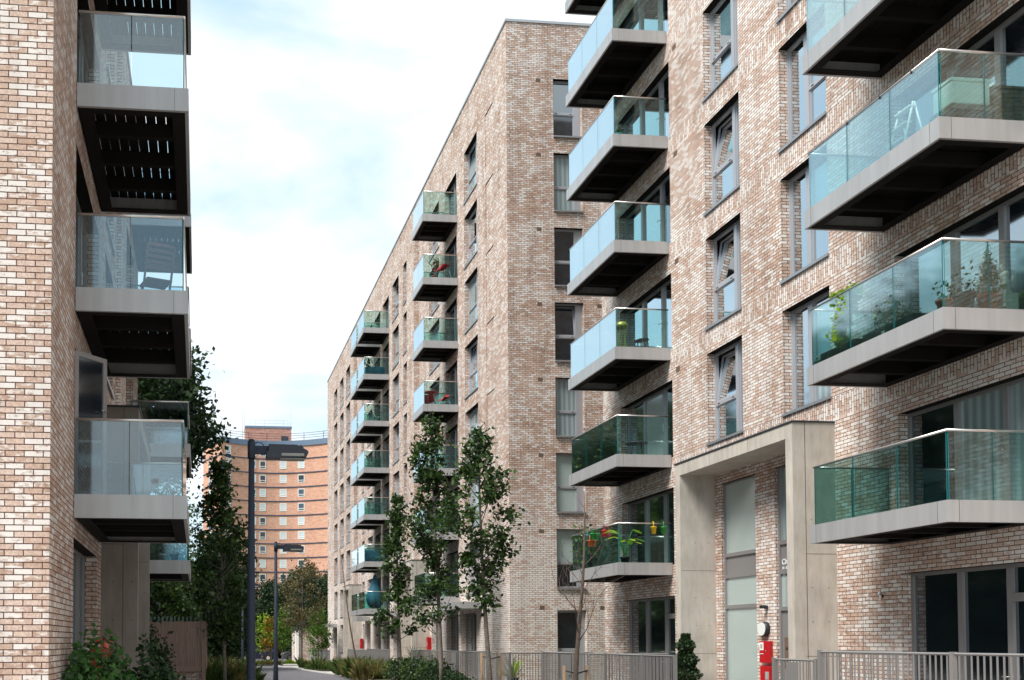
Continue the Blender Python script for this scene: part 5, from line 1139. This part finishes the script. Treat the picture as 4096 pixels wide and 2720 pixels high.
def cafe_table(x, y, z, label, mat='black_plastic', h=0.72, r=0.3):
    o = empty('garden_table', (x, y, z), label, 'table'); mb = MB(); mb.lathe([(r, h - 0.02), (r, h)], n=20); mb.build('tabletop', mat, o)
    for k in range(4):
        a = k * pi / 2 + 0.4; mb = MB(); mb.tube([(cos(a) * r * 0.5, sin(a) * r * 0.5, h - 0.02), (cos(a) * r * 0.85, sin(a) * r * 0.85, 0)], 0.011, 6); mb.build('leg', mat, o)
    return o
cafe_table(12.4, 26.9, z, 'small dark round table on the second middle balcony', h=0.5)
def stool(x, y, z, label, h, mat='black_plastic', r=0.16):
    o = empty('stool', (x, y, z), label, 'stool'); mb = MB(); mb.lathe([(r * 0.9, h - 0.03), (r, h - 0.015), (r * 0.95, h)], n=18); mb.build('seat', mat, o)
    for k in range(4):
        a = k * pi / 2 + pi / 4; mb = MB(); mb.tube([(cos(a) * r * 0.8, sin(a) * r * 0.8, h - 0.03), (cos(a) * r * 1.15, sin(a) * r * 1.15, 0)], 0.011, 6); mb.build('leg', mat, o)
    return o
z = FZ(2)
stool(12.38, 26.6, z, 'shorter black stool on the third middle balcony', 0.36); stool(12.62, 26.95, z, 'taller black stool on the third middle balcony', 0.5, r=0.18)
o = empty('wicker_stand', (11.86, 26.65, z), 'tall gold wire basket stand on the third middle balcony', 'stand'); mb = MB(); mb.lathe([(0.17, 0.72), (0.19, 0.76), (0.15, 0.86), (0.05, 0.9)], n=16); mb.build('top', 'brass', o); mb = MB()
for k in range(8): a = k * pi / 4; mb.tube([(0.17 * cos(a), 0.17 * sin(a), 0), (0.11 * cos(a + 0.4), 0.11 * sin(a + 0.4), 0.4), (0.17 * cos(a), 0.17 * sin(a), 0.74)], 0.01, 5)
mb.build('frame', 'brass', o)
z = FZ(4)
o = empty('potted_plant', (11.82, 26.6, z), 'low teal pot with a small green plant on a high middle balcony', 'plant'); pot(o, 0.11, 0.26, 'turquoise'); leafball(o, 50, 0.03, 'leaf_mid', 0.12, 0.1, 0.32, 3)
# ---- middle block
z = FM(5)
o = empty('potted_plant', (11.08, 45.5, z), 'tiny tree in a terracotta pot on a small balcony beside a red chair', 'plant'); pot(o, 0.16, 0.28, 'terracotta'); mb = MB(); mb.tube([(0, 0, 0.2), (0, 0, 0.75)], 0.015, 5); mb.build('stem', 'bark', o); leafball(o, 90, 0.05, 'leaf_rust', 0.26, 0.28, 0.88, 4)
def lounge(x, y, z, rz, label, s=1.0):
    o = empty('garden_chair', (x, y, z), label, 'chair', rz=rz); mb = MB(); n = 12
    rows = []
    for i in range(7):
        t = i / 6; rows.append([((-0.3 + 0.06 * t) * s if 0 else (q / n - 0.5) * 0.62 * s, (-0.25 + 0.52 * t) * s, (0.36 + 0.10 * (abs(q / n - 0.5) * 2) ** 2 * 1.2 + 0.55 * max(0, t - 0.35) ** 1.3) * s) for q in range(n + 1)])
    for i in range(6):
        for q in range(n): mb.quad([rows[i][q], rows[i][q + 1], rows[i + 1][q + 1], rows[i + 1][q]], 0, True)
    mb.build('shell', 'red_mesh', o)
    for sx in (-0.22, 0.22):
        for sy in (-0.2, 0.18): mb = MB(); mb.tube([(sx * 0.7 * s, sy * 0.6 * s, 0.38 * s), (sx * s, sy * 1.2 * s, 0)], 0.012, 5); mb.build('leg', 'chrome', o)
    return o
lounge(11.5, 45.55, z, radians(-60), 'red bowl shaped garden chair on the balcony with the tiny potted tree', 1.45)
z = FM(3)
cafe_table(10.88, 45.5, z, 'round red table on a small balcony', 'red_mesh', r=0.33)
lounge(10.85, 46.1, z, radians(160), 'left one of two red garden chairs, behind the red table'); lounge(11.6, 45.7, z, radians(-70), 'right one of two red garden chairs by the red table')
z = FM(1)
for x, lab in ((10.75, 'dark garden chair with a lime cushion at the left of a low small balcony'), (11.7, 'dark garden chair with a lime cushion at the right of a low small balcony')):
    o = empty('garden_chair', (x, 45.7, z), lab, 'chair'); mb = MB(); mb.box(-0.24, 0.24, -0.22, 0.22, 0.25, 0.34); mb.build('seat', 'black_plastic', o); mb = MB(); mb.box(-0.24, 0.24, 0.2, 0.26, 0.34, 0.85); mb.build('backrest', 'black_plastic', o)
    for sx in (-0.2, 0.2):
        for sy in (-0.18, 0.2): mb = MB(); mb.box(sx - 0.02, sx + 0.02, sy - 0.02, sy + 0.02, 0, 0.25); mb.build('leg', 'black_plastic', o)
    mb = MB(); mb.box(-0.2, 0.2, -0.2, 0.19, 0.341, 0.42); mb.build('cushion', 'yellow' if 0 else 'leaf_bright', o, bevel=0.03)
z = FM(5)
o = empty('planter_box', (11.2, 62.35, z), 'large dark teal planter with a spiky plant on a far small balcony', 'planter'); mb = MB(); mb.box(-0.58, 0.62, -0.2, 0.2, 0, 0.6); mb.build('trough', 'teal_cloth', o, bevel=0.01); leafball(o, 80, 0.09, 'leaf_dark', 0.3, 0.5, 0.8, 2, loc=(-0.42, 0, 0))
for k, (xx, lab) in ((3, (10.9, 'pale garden chair at the left of a far small balcony')), (2, (10.95, 'pale garden chair one floor above the dark balcony furniture')), (4, (11.3, 'pale garden chair on a high far small balcony'))):
    folding_chair(xx, 62.6, FM(k), radians(20 * k), lab, 'stone_grey')
o = empty('sofa', (11.1, 62.6, FM(1)), 'dark two seat garden sofa on a low far small balcony', 'sofa'); mb = MB(); mb.box(-0.5, 0.5, -0.28, 0.28, 0.05, 0.4); mb.build('seat', 'teal_cloth', o, bevel=0.03); mb = MB(); mb.box(-0.5, 0.5, 0.2, 0.32, 0.4, 0.85); mb.build('backrest', 'teal_cloth', o, bevel=0.03)
z = FM(0)
o = empty('covered_egg_chair', (11.25, 62.7, z), 'tall teal pear shaped cover over a hanging chair on the lowest far balcony', 'covered chair')
mb = MB(); mb.lathe([(0.28, 0.12), (0.46, 0.32), (0.55, 0.62), (0.52, 0.95), (0.38, 1.35), (0.24, 1.75), (0.12, 2.1), (0.05, 2.25)], n=22); mb.v = [(a * (1 + 0.05 * sin(11 * math.atan2(b, a) + c * 2)), b * (1 + 0.05 * sin(9 * math.atan2(b, a))), c) for a, b, c in mb.v]; mb.build('cover', 'teal_cloth', o); mb = MB(); mb.lathe([(0.2, 0), (0.2, 0.13)], n=14); mb.build('base', 'white_paint', o)
